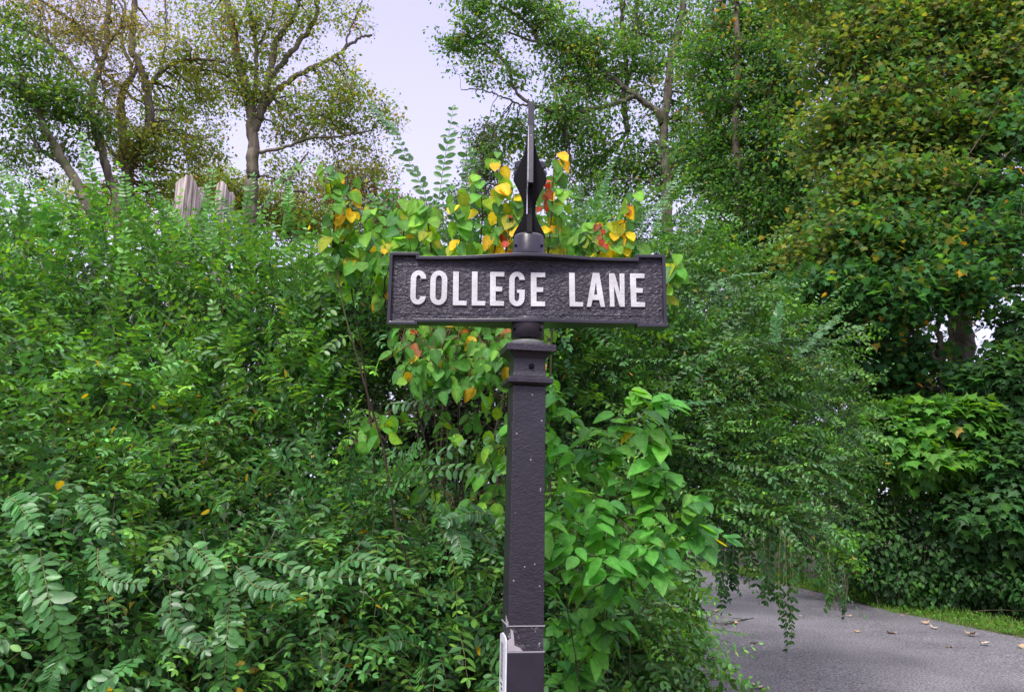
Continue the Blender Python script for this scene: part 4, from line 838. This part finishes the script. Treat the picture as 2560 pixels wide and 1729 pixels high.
tree('deciduous_tree', 'thick forking tree between the thin dark trunk and the tall clear trunk', [
    ([(318, 500, 17.5), (318, 430, 17.5), (312, 370, 17.5), (303, 296, 17.5), (307, 237, 17.5), (318, 210, 17.5), (332, 190, 17.5), (352, 150, 17.5)], .20, .05),
    ([(318, 430, 17.5), (345, 370, 17.5), (372, 322, 17.5), (370, 237, 17.5), (352, 170, 17.5), (329, 122, 17.5), (333, 55, 17.5), (338, 0, 17.5), (342, -80, 17.5)], .12, .06),
    ([(370, 225, 17.5), (400, 181, 17.5), (444, 155, 17.5), (505, 150, 17.5), (560, 155, 17.5)], .06, .03),
    ([(307, 225, 17.5), (262, 180, 17.7), (240, 150, 17.7)], .05, .03), ([(318, 200, 17.5), (330, 170, 17.5), (305, 111, 17.5), (312, 40, 17.5), (300, -50, 17.5)], .05, .025),
    ([(318, 420, 17.5), (270, 370, 17.5), (250, 340, 17.5)], .05, .02), ([(405, 178, 17.5), (412, 110, 17.6), (414, 40, 17.6), (410, -60, 17.6)], .025, .02)],
    [(450, 140, 17.5, .9, 1, .45, 3), (400, 260, 18, .9, 1, .9, 2.5), (380, 380, 17.5, 1.0, 1, .5, 4), (470, 370, 18, 1.0, 1, .6, 3), (460, 270, 19, 1.2, 1, 1.2, 3), (520, 240, 19, 1.0, 1, 1.2, 3), (300, 350, 18, .7, 1, .5, 2), (420, 60, 18.5, 1.4, 1, 1.0, 1.6), (350, 100, 18, .8, 1, 1, .7), (420, 470, 18, 1.4, 1, .6, 3), (300, 480, 18, 1, 1, .5, 2)],
    470, 30, .085, PAL_OLIVE, csig=.26, group=G_L)
tree('deciduous_tree', 'tall clear trunk splitting into four dark limbs, its olive crown edging the open sky', [
    ([(629, 520, 18), (631, 450, 18), (633, 400, 18), (630, 315, 18), (622, 259, 18), (596, 166, 18), (581, 74, 18), (566, 0, 18), (556, -90, 18)], .185, .07),
    ([(632, 330, 18), (650, 285, 18), (664, 240, 18), (675, 185, 18), (690, 111, 18), (725, 55, 18), (751, 0, 18), (775, -80, 18)], .12, .05),
    ([(655, 275, 18), (690, 228, 18), (725, 200, 18), (777, 170, 18), (833, 144, 18), (862, 122, 18), (905, 92, 18), (930, 88, 18)], .085, .03),
    ([(672, 200, 18), (703, 163, 18), (748, 104, 18), (785, 55, 18), (796, 0, 18), (800, -70, 18)], .08, .045),
    ([(630, 315, 18), (637, 259, 18), (641, 180, 18), (640, 111, 18), (622, 22, 18), (612, -60, 18)], .07, .04),
    ([(633, 380, 18), (700, 372, 18), (780, 345, 18), (860, 340, 18), (930, 325, 18)], .05, .02), ([(862, 122, 18), (880, 60, 18), (900, 20, 18), (905, -40, 18)], .03, .012),
    ([(620, 250, 18), (560, 185, 18), (500, 175, 18)], .04, .02), ([(641, 120, 18), (670, 70, 18), (690, 0, 18)], .035, .02), ([(760, 480, 18), (715, 470, 17.5), (740, 420, 17.5), (770, 380, 17.5)], .04, .02)],
    [(600, 80, 18, 1.2, 1, 1.3, 4), (680, 60, 18, 1.2, 1, 1.0, 4), (630, 220, 18, .7, .7, .9, 4), (760, 40, 18, 1.2, 1, .8, 3), (850, 40, 18, .8, 1, .6, 2.2), (800, 240, 18, 1.2, 1, .7, 4), (880, 260, 18, .8, 1, .6, 3), (760, 310, 18.5, 1.2, 1, .7, 3.4), (860, 340, 18.5, 1.0, 1, .5, 2), (540, 60, 18.5, .8, 1, .8, 1.5), (560, 150, 18, .6, 1, .4, 1.5),
     (960, 300, 18, .5, 1, .3, 1.2), (720, 250, 18.4, .7, 1, .5, 1.5), (750, 430, 18.5, 1.2, 1, .5, 3), (900, 410, 19.5, 1.3, 1, .35, 1.0), (680, -60, 18, 2.2, 1, .6, 3), (850, 180, 18, .5, .8, .4, .8)],
    620, 28, .085, PAL_OLIVE, csig=.26, group=G_L)
tree('deciduous_tree', 'dark green tree whose leafy branch overhangs the open sky above the finial', [
    ([(1668, 480, 14), (1664, 400, 14), (1658, 332, 14), (1666, 259, 14), (1674, 166, 14), (1690, 111, 14), (1705, 30, 14), (1715, -80, 14)], .10, .05),
    ([(1656, 310, 14), (1640, 280, 14), (1589, 240, 14), (1515, 185, 14), (1470, 145, 14), (1423, 122, 14), (1349, 107, 14), (1270, 80, 14)], .07, .02),
    ([(1589, 240, 14), (1500, 270, 14), (1420, 280, 14), (1330, 262, 14), (1286, 222, 14), (1271, 166, 14), (1235, 130, 14), (1212, 111, 14), (1164, 92, 14), (1110, 100, 14)], .05, .012),
    ([(1330, 262, 14), (1312, 264, 14), (1275, 251, 14), (1219, 229, 14), (1182, 222, 14), (1153, 225, 14)], .025, .008), ([(1271, 166, 14), (1240, 140, 14), (1190, 120, 14)], .02, .01), ([(1349, 107, 14), (1320, 60, 14), (1260, 20, 14), (1200, 0, 14)], .04, .02),
    ([(1568, 190, 14.5), (1559, 107, 14.5), (1552, 0, 14.5), (1545, -70, 14.5)], .055, .04), ([(1570, 330, 14.5), (1560, 240, 14.5), (1594, 122, 14.5), (1590, 0, 14.5), (1590, -70, 14.5)], .06, .045)],
    [(1270, 20, 14, 1.1, .9, .40, 4), (1190, 80, 14, .62, .8, .28, 2.2), (1370, 60, 14, .7, .8, .5, 2.4), (1130, 110, 14, .3, .5, .15, .8), (1200, 170, 14, .6, .6, .3, .9), (1280, 190, 14, .5, .6, .3, .9), (1450, 110, 14, .7, .8, .35, 3), (1440, 200, 14.3, .8, 1, .6, 3.4), (1520, 150, 14.3, .7, 1, .6, 3), (1400, 300, 14.3, .6, 1, .6, 3.2),
     (1500, 330, 14.3, 1.0, 1, .8, 5), (1620, 180, 14.6, .8, 1, 1.1, 4), (1700, 80, 14.6, 1.0, 1, .9, 4), (1600, 30, 14.6, .8, 1, .5, 3), (1640, 420, 14.6, 1, 1, .7, 4), (1350, 400, 14.6, .6, 1, .5, 2), (1290, 330, 14.6, .35, .6, .4, 1.4), (1230, 390, 15, .4, .6, .3, 1), (1500, 450, 14.6, 1, 1, .5, 4), (1740, 330, 14.6, .9, 1, 1, 4), (1160, -20, 14, .8, 1, .3, 1)],
    950, 38, .080, PAL_DKT, bark=(.15, .125, .10), csig=.20, ks=1.35, group=G_R)
tree('ivy_covered_tree', 'ivy-wrapped tree column between the overhanging tree and the yellowing maple', [
    ([(1925, 760, 11.5), (1922, 560, 11.5), (1918, 400, 11.5), (1920, 200, 11.5), (1930, 0, 11.5), (1936, -120, 11.5)], .15, .08), ([(1860, 700, 11.5), (1850, 560, 11.5), (1840, 300, 11.5), (1845, 100, 11.5), (1840, -80, 11.5)], .08, .04),
    ([(1920, 300, 11.5), (1960, 220, 11.5), (1990, 120, 11.5), (2000, 60, 11.5)], .05, .03), ([(1990, 700, 11.5), (1960, 560, 11.5), (1925, 420, 11.5)], .05, .05), ([(1780, 700, 12), (1775, 500, 12), (1790, 320, 12), (1830, 200, 12)], .03, .02)],
    [(1920, 120, 11.5, .5, .6, 1.2, 4), (1920, 400, 11.5, .5, .6, 1.0, 5), (1910, 600, 11.5, .6, .7, .8, 4), (1830, 250, 11.8, .6, .7, .9, 4), (1820, 480, 11.8, .6, .8, .9, 4), (1760, 130, 12, .7, .7, .8, 3), (1770, 400, 12.2, .6, .7, .8, 3), (1840, 640, 11.8, .8, .8, .5, 3), (1990, 50, 11.8, .7, .7, .5, 3), (1990, 480, 11.8, .4, .7, .8, 2), (2000, 680, 11.5, .6, .7, .5, 2), (1850, 30, 12, .8, .8, .5, 3), (1960, 250, 11.8, .4, .7, .6, 2), (1880, 760, 11, .7, .6, .4, 3.4), (1990, 800, 10.6, .6, .6, .35, 3), (1760, 650, 11.6, .7, .7, .5, 3), (2070, 740, 10.8, .5, .6, .4, 2.6), (2080, 560, 11, .5, .6, .5, 2), (2040, 380, 11, .4, .6, .6, 1.6)],
    1600, 44, .072, [((.065, .175, .045), 45), ((.048, .13, .04), 20), ((.12, .27, .05), 30), ((.19, .26, .05), 10), ((.30, .16, .05), 1)], csig=.18, ks=1.38, group=G_R)
tree('maple_tree', 'large maple on the right with olive and yellowing upper leaves above a dark trunk', [
    ([(2412, 1120, 10), (2405, 980, 10), (2402, 820, 10), (2398, 640, 10), (2390, 420, 10), (2400, 150, 10), (2410, -120, 10)], .17, .07),
    ([(2400, 640, 10), (2330, 420, 9.8), (2260, 300, 9.8), (2180, 230, 9.6), (2080, 180, 9.6)], .05, .015), ([(2392, 440, 10), (2300, 330, 9.6), (2200, 400, 9.2), (2060, 300, 9)], .04, .012),
    ([(2398, 600, 10), (2300, 560, 9.6), (2180, 600, 9.2), (2080, 620, 9)], .04, .012), ([(2398, 300, 10), (2460, 200, 10), (2540, 100, 10)], .04, .02), ([(2400, 500, 10), (2480, 430, 9.8), (2580, 400, 9.6)], .035, .015)],
    [(2130, 120, 9.4, .8, .7, .7, 5), (2250, 260, 9.2, .8, .7, .7, 5), (2120, 330, 9.2, .6, .7, .5, 4), (2300, 90, 9.4, .8, .7, .6, 5), (2430, 60, 9.4, .8, .7, .6, 4.4), (2180, 480, 9, .7, .7, .45, 4.4), (2300, 500, 9, .6, .7, .5, 3.5), (2400, 350, 9.2, .6, .6, .5, 3), (2500, 200, 9.2, .5, .7, .7, 4), (2090, 620, 9, .6, .7, .4, 3.5),
     (2220, 650, 8.8, .7, .7, .4, 3.6), (2130, -30, 9.6, 1.4, .8, .4, 4), (2450, -20, 9.6, .8, .8, .4, 3), (2600, 50, 9.2, .5, .7, .9, 3)],
    2000, 28, .066, PAL_MAPLE_Y, tpl=T_MAPLE, bark=BARKD, csig=.24, ks=1.3, group=G_R, flat=.55)
tree('maple_tree', 'dark green maple hanging low on the far right above the undergrowth', [
    ([(2359, 1010, 8.6), (2359, 957, 8.6), (2355, 913, 8.6), (2351, 857, 8.6), (2344, 809, 8.6), (2340, 740, 8.6), (2330, 640, 8.6)], .055, .02),
    ([(2356, 920, 8.6), (2335, 890, 8.6), (2311, 861, 8.6), (2288, 835, 8.6), (2270, 780, 8.6)], .035, .012), ([(2288, 840, 8.6), (2340, 872, 8.6), (2400, 905, 8.6), (2460, 935, 8.6)], .012, .018),
    ([(2402, 1240, 8.3), (2396, 1180, 8.3), (2384, 1080, 8.3)], .045, .04)],
    [(2120, 720, 8.6, .6, .5, .3, 4), (2230, 760, 8.4, .5, .5, .28, 4), (2330, 700, 8.4, .5, .5, .3, 4), (2400, 620, 8.6, .6, .6, .4, 4), (2200, 600, 8.6, .6, .6, .35, 3), (2520, 580, 8.6, .5, .6, .4, 3), (2060, 800, 9, .5, .5, .25, 2.5), (2560, 330, 8.6, .5, .6, .5, 3), (2480, 500, 8.8, .4, .6, .4, 2.4), (2170, 840, 8.8, .4, .5, .2, 2), (2030, 860, 9.2, .5, .5, .2, 2), (2520, 690, 9, .4, .4, .2, 1), (2150, 920, 9.2, .6, .5, .2, 2.4), (2280, 900, 8.9, .4, .4, .16, 1.4), (2240, 980, 9.2, .5, .4, .15, 1), (2430, 740, 8.3, .35, .3, .22, 1.6), (2060, 920, 9.2, .6, .4, .25, 2), (2450, 940, 8.4, .3, .3, .16, .8)],
    1050, 26, .076, PAL_MAPLE, tpl=T_MAPLE, bark=(.17, .14, .11), csig=.20, group=G_R, foot=(P(2390, 1200, 11.0)[0], 11.0, 0), flat=.5, ks=1.3)
# small conifers/trees far behind in the sky gap
tree('distant_tree', 'small hazy dark tree far off in the gap just left of the finial', [([(1215, 620, 30), (1212, 450, 30), (1210, 320, 30)], .12, .04)],
     [(1212, 350, 30, .7, .7, .8, 2), (1210, 420, 30, 1.0, .8, 1, 3), (1205, 510, 30, 1.3, 1, 1, 3)], 170, 40, .11, [((.045, .075, .045), 1), ((.06, .09, .045), 1)], csig=.3)
tree('distant_tree', 'olive round-topped tree far behind the slender shoots, left of the sky gap', [([(950, 640, 24), (945, 520, 24), (930, 430, 24)], .12, .04), ([(945, 560, 24), (860, 470, 24), (840, 400, 24)], .05, .02)],
     [(930, 520, 24, 1.6, 1.2, .7, 3), (1000, 560, 24, 1.4, 1.2, .6, 3), (860, 460, 24, 1.2, 1.2, .7, 1.2), (780, 540, 23, 1.5, 1.2, .8, 3), (930, 430, 24, 1.2, 1, .4, .5)], 360, 44, .09, [((.16, .14, .045), 40), ((.10, .105, .035), 40), ((.25, .14, .05), 12)], csig=.32)
tree('distant_tree', 'brownish thicket tree low behind the split grey stump', [([(560, 640, 22), (555, 500, 22), (548, 420, 22)], .10, .04), ([(440, 640, 22), (445, 520, 22), (430, 440, 22)], .08, .03)],
     [(560, 470, 22, 1.2, 1, .8, 3), (660, 500, 22, 1.2, 1, .8, 3), (450, 480, 22, 1.1, 1, .8, 2), (740, 560, 22, 1.2, 1, .6, 3), (150, 480, 22, 1.6, 1, .5, 1), (300, 540, 22, 2, 1, .5, 2)], 420, 44, .085, PAL_OLIVE, csig=.3)

# ------------------------------------------------------------------ split grey stump
root = empty('tree_stump', tuple(P(520, 700, 7.5) * [1, 1, 0]), 'weathered grey dead trunk split in two, rising out of the left shrubs', 'dead tree')
def slab(pl, pr, tops, Y, seed):
    """vertical riven trunk piece between pixel columns with a broken top outline"""
    r2 = np.random.default_rng(seed); V = []; Fc = []; n = len(tops); D = .16
    xs = [P(t[0], t[1], Y) for t in tops]
    nk = 40; ring = []
    x0, x1 = xs[0][0], xs[-1][0]; cx = (x0 + x1) / 2; rx = (x1 - x0) / 2
    tz = lambda x: np.interp(x, [p[0] for p in xs], [p[2] for p in xs])
    rows = 14
    for r in range(rows + 1):
        for k in range(nk):
            a = 2 * math.pi * k / nk; g_ = 1 + .05 * math.sin(k * 2.3 + seed) + .04 * math.sin(k * 5.1)
            x = cx + rx * math.cos(a) * min(g_, 1.06); y = Y + D * math.sin(a) * g_
            z = (tz(x) - .006 * math.sin(k * 3.7)) * r / rows
            V.append((x + .004 * math.sin(r * 1.7 + k), y, z))
    for r in range(rows):
        for k in range(nk): Fc.append((r * nk + k, r * nk + (k + 1) % nk, (r + 1) * nk + (k + 1) % nk, (r + 1) * nk + k))
    V.append((cx, Y, tz(cx) - .06)); c = len(V) - 1
    for k in range(nk): Fc.append((rows * nk + k, rows * nk + (k + 1) % nk, c))
    return V, Fc
def wood_mat():
    m, t, b, o = mat('weathered_wood'); tc = t.nodes.new('ShaderNodeTexCoord'); mp = t.nodes.new('ShaderNodeMapping'); mp.inputs['Scale'].default_value = (34, 34, 1.6)
    t.links.new(tc.outputs['Object'], mp.inputs[0]); n = t.nodes.new('ShaderNodeTexNoise'); n.inputs['Scale'].default_value = 1.0; n.inputs['Detail'].default_value = 6; n.inputs['Distortion'].default_value = .6
    t.links.new(mp.outputs[0], n.inputs[0]); c = t.nodes.new('ShaderNodeValToRGB'); t.links.new(n.outputs[0], c.inputs[0]); e = c.color_ramp.elements
    e[0].position = .36; e[0].color = (.10, .075, .07, 1); e[1].position = .6; e[1].color = (.46, .39, .37, 1)
    t.links.new(c.outputs[0], b.inputs['Base Color']); b.inputs['Roughness'].default_value = .9
    bp = t.nodes.new('ShaderNodeBump'); bp.inputs['Distance'].default_value = .02; t.links.new(n.outputs[0], bp.inputs['Height']); t.links.new(bp.outputs[0], b.inputs['Normal']); return m
M_WOOD = wood_mat()
for tops, Y, sd_ in [([(441, 492), (447, 472), (462, 462), (478, 455), (492, 452), (500, 462), (506, 486), (514, 512)], 7.5, 1), ([(547, 486), (555, 472), (565, 466), (575, 470), (581, 490)], 7.6, 4)]:
    V, Fc = slab(0, 0, tops, Y, sd_); mesh_obj('split_trunk', V, Fc, M_WOOD, root, smooth=True)

# ------------------------------------------------------------------ undergrowth beyond the lane (right bank)
G_U = 'undergrowth bushes beyond the lane'
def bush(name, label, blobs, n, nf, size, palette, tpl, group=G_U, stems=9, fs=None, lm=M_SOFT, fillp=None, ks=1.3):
    if tpl is T_MAPLE or ks > 1.2: size = size * 1.2
    B = blobs_px([(a, b, Y * ks, x * ks, y * ks, z * ks) for a, b, Y, x, y, z in blobs]); c = B[0][0]; root = empty(name, (c[0], c[1], 0), label, 'shrub', group); LA, SA = Acc(), Acc()
    p, u = blob_surface(B, n, .78, 1.08)
    m = len(p); ax = u * .8 + R((m, 3), .4) + np.array([0, 0, -.5]); nm = np.array([0, -.25, .9]) + u * .7 + R((m, 3), .35)
    # patchwise colour: neighbouring leaves share a tone
    pc = pal(64, palette, .16); cell = (np.floor(p * 2.2).astype(int) @ np.array([7, 13, 29])) % 64
    cc = np.where(rng.random((m, 1)) < .55, pc[cell], pal(m, palette, .16))
    LA.leaves(tpl, p, ax, nm, size * np.exp(R(m, .22)), cc)
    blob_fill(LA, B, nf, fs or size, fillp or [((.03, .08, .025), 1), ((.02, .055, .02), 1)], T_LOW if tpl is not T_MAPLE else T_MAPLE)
    tips, _ = blob_surface(B, stems, .4, 1.0, 1); ft = np.stack([tips[:, 0] * .5 + c[0] * .5, tips[:, 1] * .5 + c[1] * .5, tips[:, 2] * 0], 1)
    stems_from(SA, ft, tips, .007, (.12, .10, .07), 8, .1); finish(root, LA, SA, lm)
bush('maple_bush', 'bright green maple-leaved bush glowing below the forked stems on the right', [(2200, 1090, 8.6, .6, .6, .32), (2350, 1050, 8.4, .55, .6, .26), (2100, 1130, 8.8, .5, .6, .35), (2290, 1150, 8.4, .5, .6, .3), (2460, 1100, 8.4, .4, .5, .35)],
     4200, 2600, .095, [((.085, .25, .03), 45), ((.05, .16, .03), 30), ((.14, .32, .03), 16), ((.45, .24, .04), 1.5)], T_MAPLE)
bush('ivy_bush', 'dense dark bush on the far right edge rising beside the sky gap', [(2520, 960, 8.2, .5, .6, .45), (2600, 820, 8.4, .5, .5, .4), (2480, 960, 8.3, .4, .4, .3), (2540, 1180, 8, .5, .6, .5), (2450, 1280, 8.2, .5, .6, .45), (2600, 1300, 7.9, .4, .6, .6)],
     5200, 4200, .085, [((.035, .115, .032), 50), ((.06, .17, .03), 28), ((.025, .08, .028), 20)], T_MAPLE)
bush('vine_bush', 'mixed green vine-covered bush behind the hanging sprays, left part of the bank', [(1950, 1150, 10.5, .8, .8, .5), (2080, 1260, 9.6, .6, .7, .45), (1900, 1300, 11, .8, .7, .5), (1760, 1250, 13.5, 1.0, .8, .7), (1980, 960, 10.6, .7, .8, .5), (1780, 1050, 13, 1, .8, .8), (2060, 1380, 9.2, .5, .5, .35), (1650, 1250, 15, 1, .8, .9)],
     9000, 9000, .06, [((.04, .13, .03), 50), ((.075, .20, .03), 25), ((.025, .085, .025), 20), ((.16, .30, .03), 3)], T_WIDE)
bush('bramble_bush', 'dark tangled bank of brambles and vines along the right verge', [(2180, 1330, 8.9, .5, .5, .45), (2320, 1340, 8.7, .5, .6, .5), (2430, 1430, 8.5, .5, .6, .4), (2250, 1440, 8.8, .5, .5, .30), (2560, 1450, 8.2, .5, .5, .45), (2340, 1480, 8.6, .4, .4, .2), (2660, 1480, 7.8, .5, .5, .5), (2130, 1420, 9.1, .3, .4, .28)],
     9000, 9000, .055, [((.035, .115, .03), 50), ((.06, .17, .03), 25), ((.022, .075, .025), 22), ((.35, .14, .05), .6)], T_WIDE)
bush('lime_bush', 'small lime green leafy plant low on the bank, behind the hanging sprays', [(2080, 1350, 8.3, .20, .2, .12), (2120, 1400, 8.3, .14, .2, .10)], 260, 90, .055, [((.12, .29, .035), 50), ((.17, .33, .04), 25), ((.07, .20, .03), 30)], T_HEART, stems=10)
bush('background_thicket', 'dark leafy thicket filling the depth behind the sign and arching shrub', [(1300, 1100, 9, 1.6, .8, 1.2), (1650, 900, 9.5, 1.4, .8, 1.2), (900, 1100, 8, 1.6, .8, 1.4), (300, 1000, 8, 1.9, .8, 1.4), (-300, 1000, 7, 1.6, .8, 1.4), (1250, 780, 8.5, 1.2, .8, .7)], 14000, 16000, .075, [((.03, .085, .025), 1), ((.045, .11, .028), 1)], T_LOW, group=None, lm=M_TREE, ks=1.0, fs=.13)
bush('background_thicket', 'dark woodland thicket closing the right side behind the maples', [(2150, 900, 17, 2.6, .8, 1.5), (2450, 1060, 16, 2.4, .8, 1.5), (2560, 1250, 14, 1.6, .8, 1.3), (2750, 1050, 12.5, 1.2, .8, 2), (1900, 930, 18.5, 2.2, .8, 1.2), (2250, 1200, 15.5, 1.8, .8, 1.2)], 12000, 14000, .10, [((.028, .075, .025), 1), ((.04, .10, .028), 1)], T_LOW, group=None, lm=M_TREE, ks=1.0, fs=.13)

# ------------------------------------------------------------------ grass verge
LA = Acc(); n = 15000
i = rng.integers(8, 70, n); q = rng.random(n)[:, None]; b = FARS[i] * (1 - q) + FARS[np.minimum(i + 1, 89)] * q
off = (rng.random(n) ** 1.2) * .75; wob_ = .06 * np.sin(b[:, 0] * 9) + .05 * np.sin(b[:, 1] * 5)
pos = np.c_[b - nl[i] * (off - .05 + wob_)[:, None], np.zeros(n)]
h = U(.035, .10, n) * (1 + .6 * (off > .35)); 
LA.leaves(tpl_oval([.03, .04, .0], [0, .5, 1], fold=.2, droop=.3), pos, np.array([0, 0, 1]) + R((n, 3), .4), R((n, 3)) * [1, 1, .3], h, pal(n, [((.12, .26, .03), 50), ((.08, .20, .03), 30), ((.22, .26, .05), 10)]))
n = 9000; i = rng.integers(8, 70, n); b = FARS[i] + R((n, 2), .03); off = U(0, .9, n)
pos = np.c_[b - nl[i] * off[:, None], U(.01, .07, n)]
LA.leaves(T_HEART, pos, R((n, 3)) * [1, 1, .3], np.array([0, -.2, 1]) + R((n, 3), .35), U(.02, .04, n), pal(n, [((.07, .20, .03), 50), ((.13, .28, .03), 30)]))
gr = LA.build('grass', M_SOFT); tag(gr, 'strip of short green grass and clover along the far edge of the lane', 'grass', kind='stuff')

# ------------------------------------------------------------------ fallen leaves, twig, stone
def maple_mesh(seed, curl):
    V, Fc, _ = T_MAPLE; r2 = np.random.default_rng(seed); V = V.copy(); V[:, :2] *= 1 + r2.normal(0, .08, (len(V), 2))
    V[:, 2] = curl * (V[:, 0] ** 2 * 1.3 + (V[:, 1] - .5) ** 2) + r2.normal(0, .05, len(V)); V[:, 2] -= V[:, 2].min()
    me = bpy.data.meshes.new('fallen_leaf'); me.from_pydata([tuple(v) for v in V], [], [tuple(int(a) for a in f) for f in Fc]); return me
M_DRY = [flat_mat('dry_tan_leaf', (.42, .29, .17), .7), flat_mat('dry_pale_leaf', (.55, .45, .34), .7), flat_mat('dry_orange_leaf', (.48, .20, .05), .7)]
lm_ = [maple_mesh(k, c) for k, c in enumerate((.35, .6, .2, .9))]
for k, me in enumerate(lm_): me.materials.append(M_DRY[(1, 0, 0, 2)[k]])
lv = [(1842, 1563, .12, 1, 'tan curled leaf lying on the dark twig on the lane'), (1880, 1611, .08, 1, 'tan leaf alone on the asphalt below the dark twig'), (2008, 1543, .06, 0, 'small pale leaf under the hanging vine tip, on the lane'), (2150, 1583, .08, 2, 'flat pale leaf on the middle of the lane, left of the wide double leaf'), (2232, 1587, .11, 1, 'wide tan leaf on the middle of the lane'),
      (2312, 1557, .09, 1, 'curled brown leaf nearest below the grass verge middle'), (2330, 1571, .09, 0, 'brown leaf just below the curled one near the verge'), (2420, 1589, .12, 1, 'larger tan leaf at the right, close to the verge'), (2455, 1611, .10, 0, 'flat tan leaf on the right side of the lane below the larger one'),
      (2382, 1621, .08, 2, 'pale leaf lying alone on the right part of the lane'), (2555, 1616, .15, 1, 'largest pale leaf cut by the right edge of the picture'), (1891, 1722, .10, 0, 'tan leaf at the very bottom of the lane'), (2034, 1725, .04, 2, 'tiny pale leaf at the bottom edge of the lane'), (1790, 1527, .07, 2, 'thin pale leaf near the hanging sprays on the left of the lane'),
      (1785, 1610, .07, 0, 'brown leaf beside the low foliage at the left of the lane'), (2120, 1541, .07, 2, 'thin flat leaf below the drooping tip on the lane')]
G_F = 'fallen leaves on the lane'
for x, y, szz, mk, lb in lv:
    p = PG(x, y, .02); o = bpy.data.objects.new('fallen_leaf', lm_[mk]); sc.collection.objects.link(o); o.location = (p[0], p[1], .034); o.scale = (szz,) * 3; o.rotation_euler = (R() * .12, R() * .12, U(0, 6.28)); tag(o, lb, 'leaf', G_F)
for k in range(46):
    t = rng.random(); i0 = int(U(14, 50)); b = FARS[i0] + nl[i0] * abs(R(s=.35)) + nl[i0] * .04
    p = (b[0], b[1], .016); o = bpy.data.objects.new('fallen_leaf', lm_[rng.integers(0, 4)]); sc.collection.objects.link(o); o.location = p; o.scale = (U(.02, .055),) * 3; o.rotation_euler = (R() * .2, R() * .2, U(0, 6.28))
    tag(o, 'one of the small dry leaves scattered along the verge edge of the lane', 'leaf', 'small dry leaves along the verge')
SA = Acc()
a, b = PG(1782, 1566), PG(1868, 1556); pts = catmull([a, PG(1810, 1570), PG(1830, 1566), b], 12) + np.array([0, 0, .05]); SA.tubes(pts[None], np.full((1, 12), .006), (.03, .03, .02), 5)
for k in range(9):
    q = pts[rng.integers(1, 11)]; e_ = q + np.array([R(s=.07), R(s=.12), abs(R(s=.02))]); SA.tubes(np.stack([q, (q + e_) / 2 + R(3, .01), e_])[None], np.full((1, 3), .004), (.03, .035, .02), 4)
tag(SA.build('twig', M_TWIG), 'dark fallen twig lying on the asphalt near the hanging sprays', 'twig')
def stone(name, px, py, r, col, label):
    bm = bmesh.new(); bmesh.ops.create_icosphere(bm, subdivisions=3, radius=1)
    for v in bm.verts:
        c = v.co; v.co = Vector((c.x * 1.3, c.y, c.z * .75)) * (1 + .14 * math.sin(c.x * 5 + 1) + .1 * math.sin(c.y * 7 + c.z * 4))
        v.co *= r
    me = bpy.data.meshes.new(name); bm.to_mesh(me); bm.free(); me.materials.append(flat_mat(name + '_surface', col, .9)); p = PG(px, py)
    o = bpy.data.objects.new(name, me); sc.collection.objects.link(o); o.location = (p[0], p[1], r * .4); tag(o, label, 'stone')
stone('rock', 2470, 1525, .20, (.20, .16, .13), 'brown rock half hidden in the brambles at the right verge')
stone('stone', 2209, 1496, .05, (.62, .64, .66), 'small pale stone at the foot of the bank, on the grass edge')
print('verts', sum(len(o.data.vertices) for o in sc.objects if o.type == 'MESH'), 'polys', sum(len(o.data.polygons) for o in sc.objects if o.type == 'MESH'))
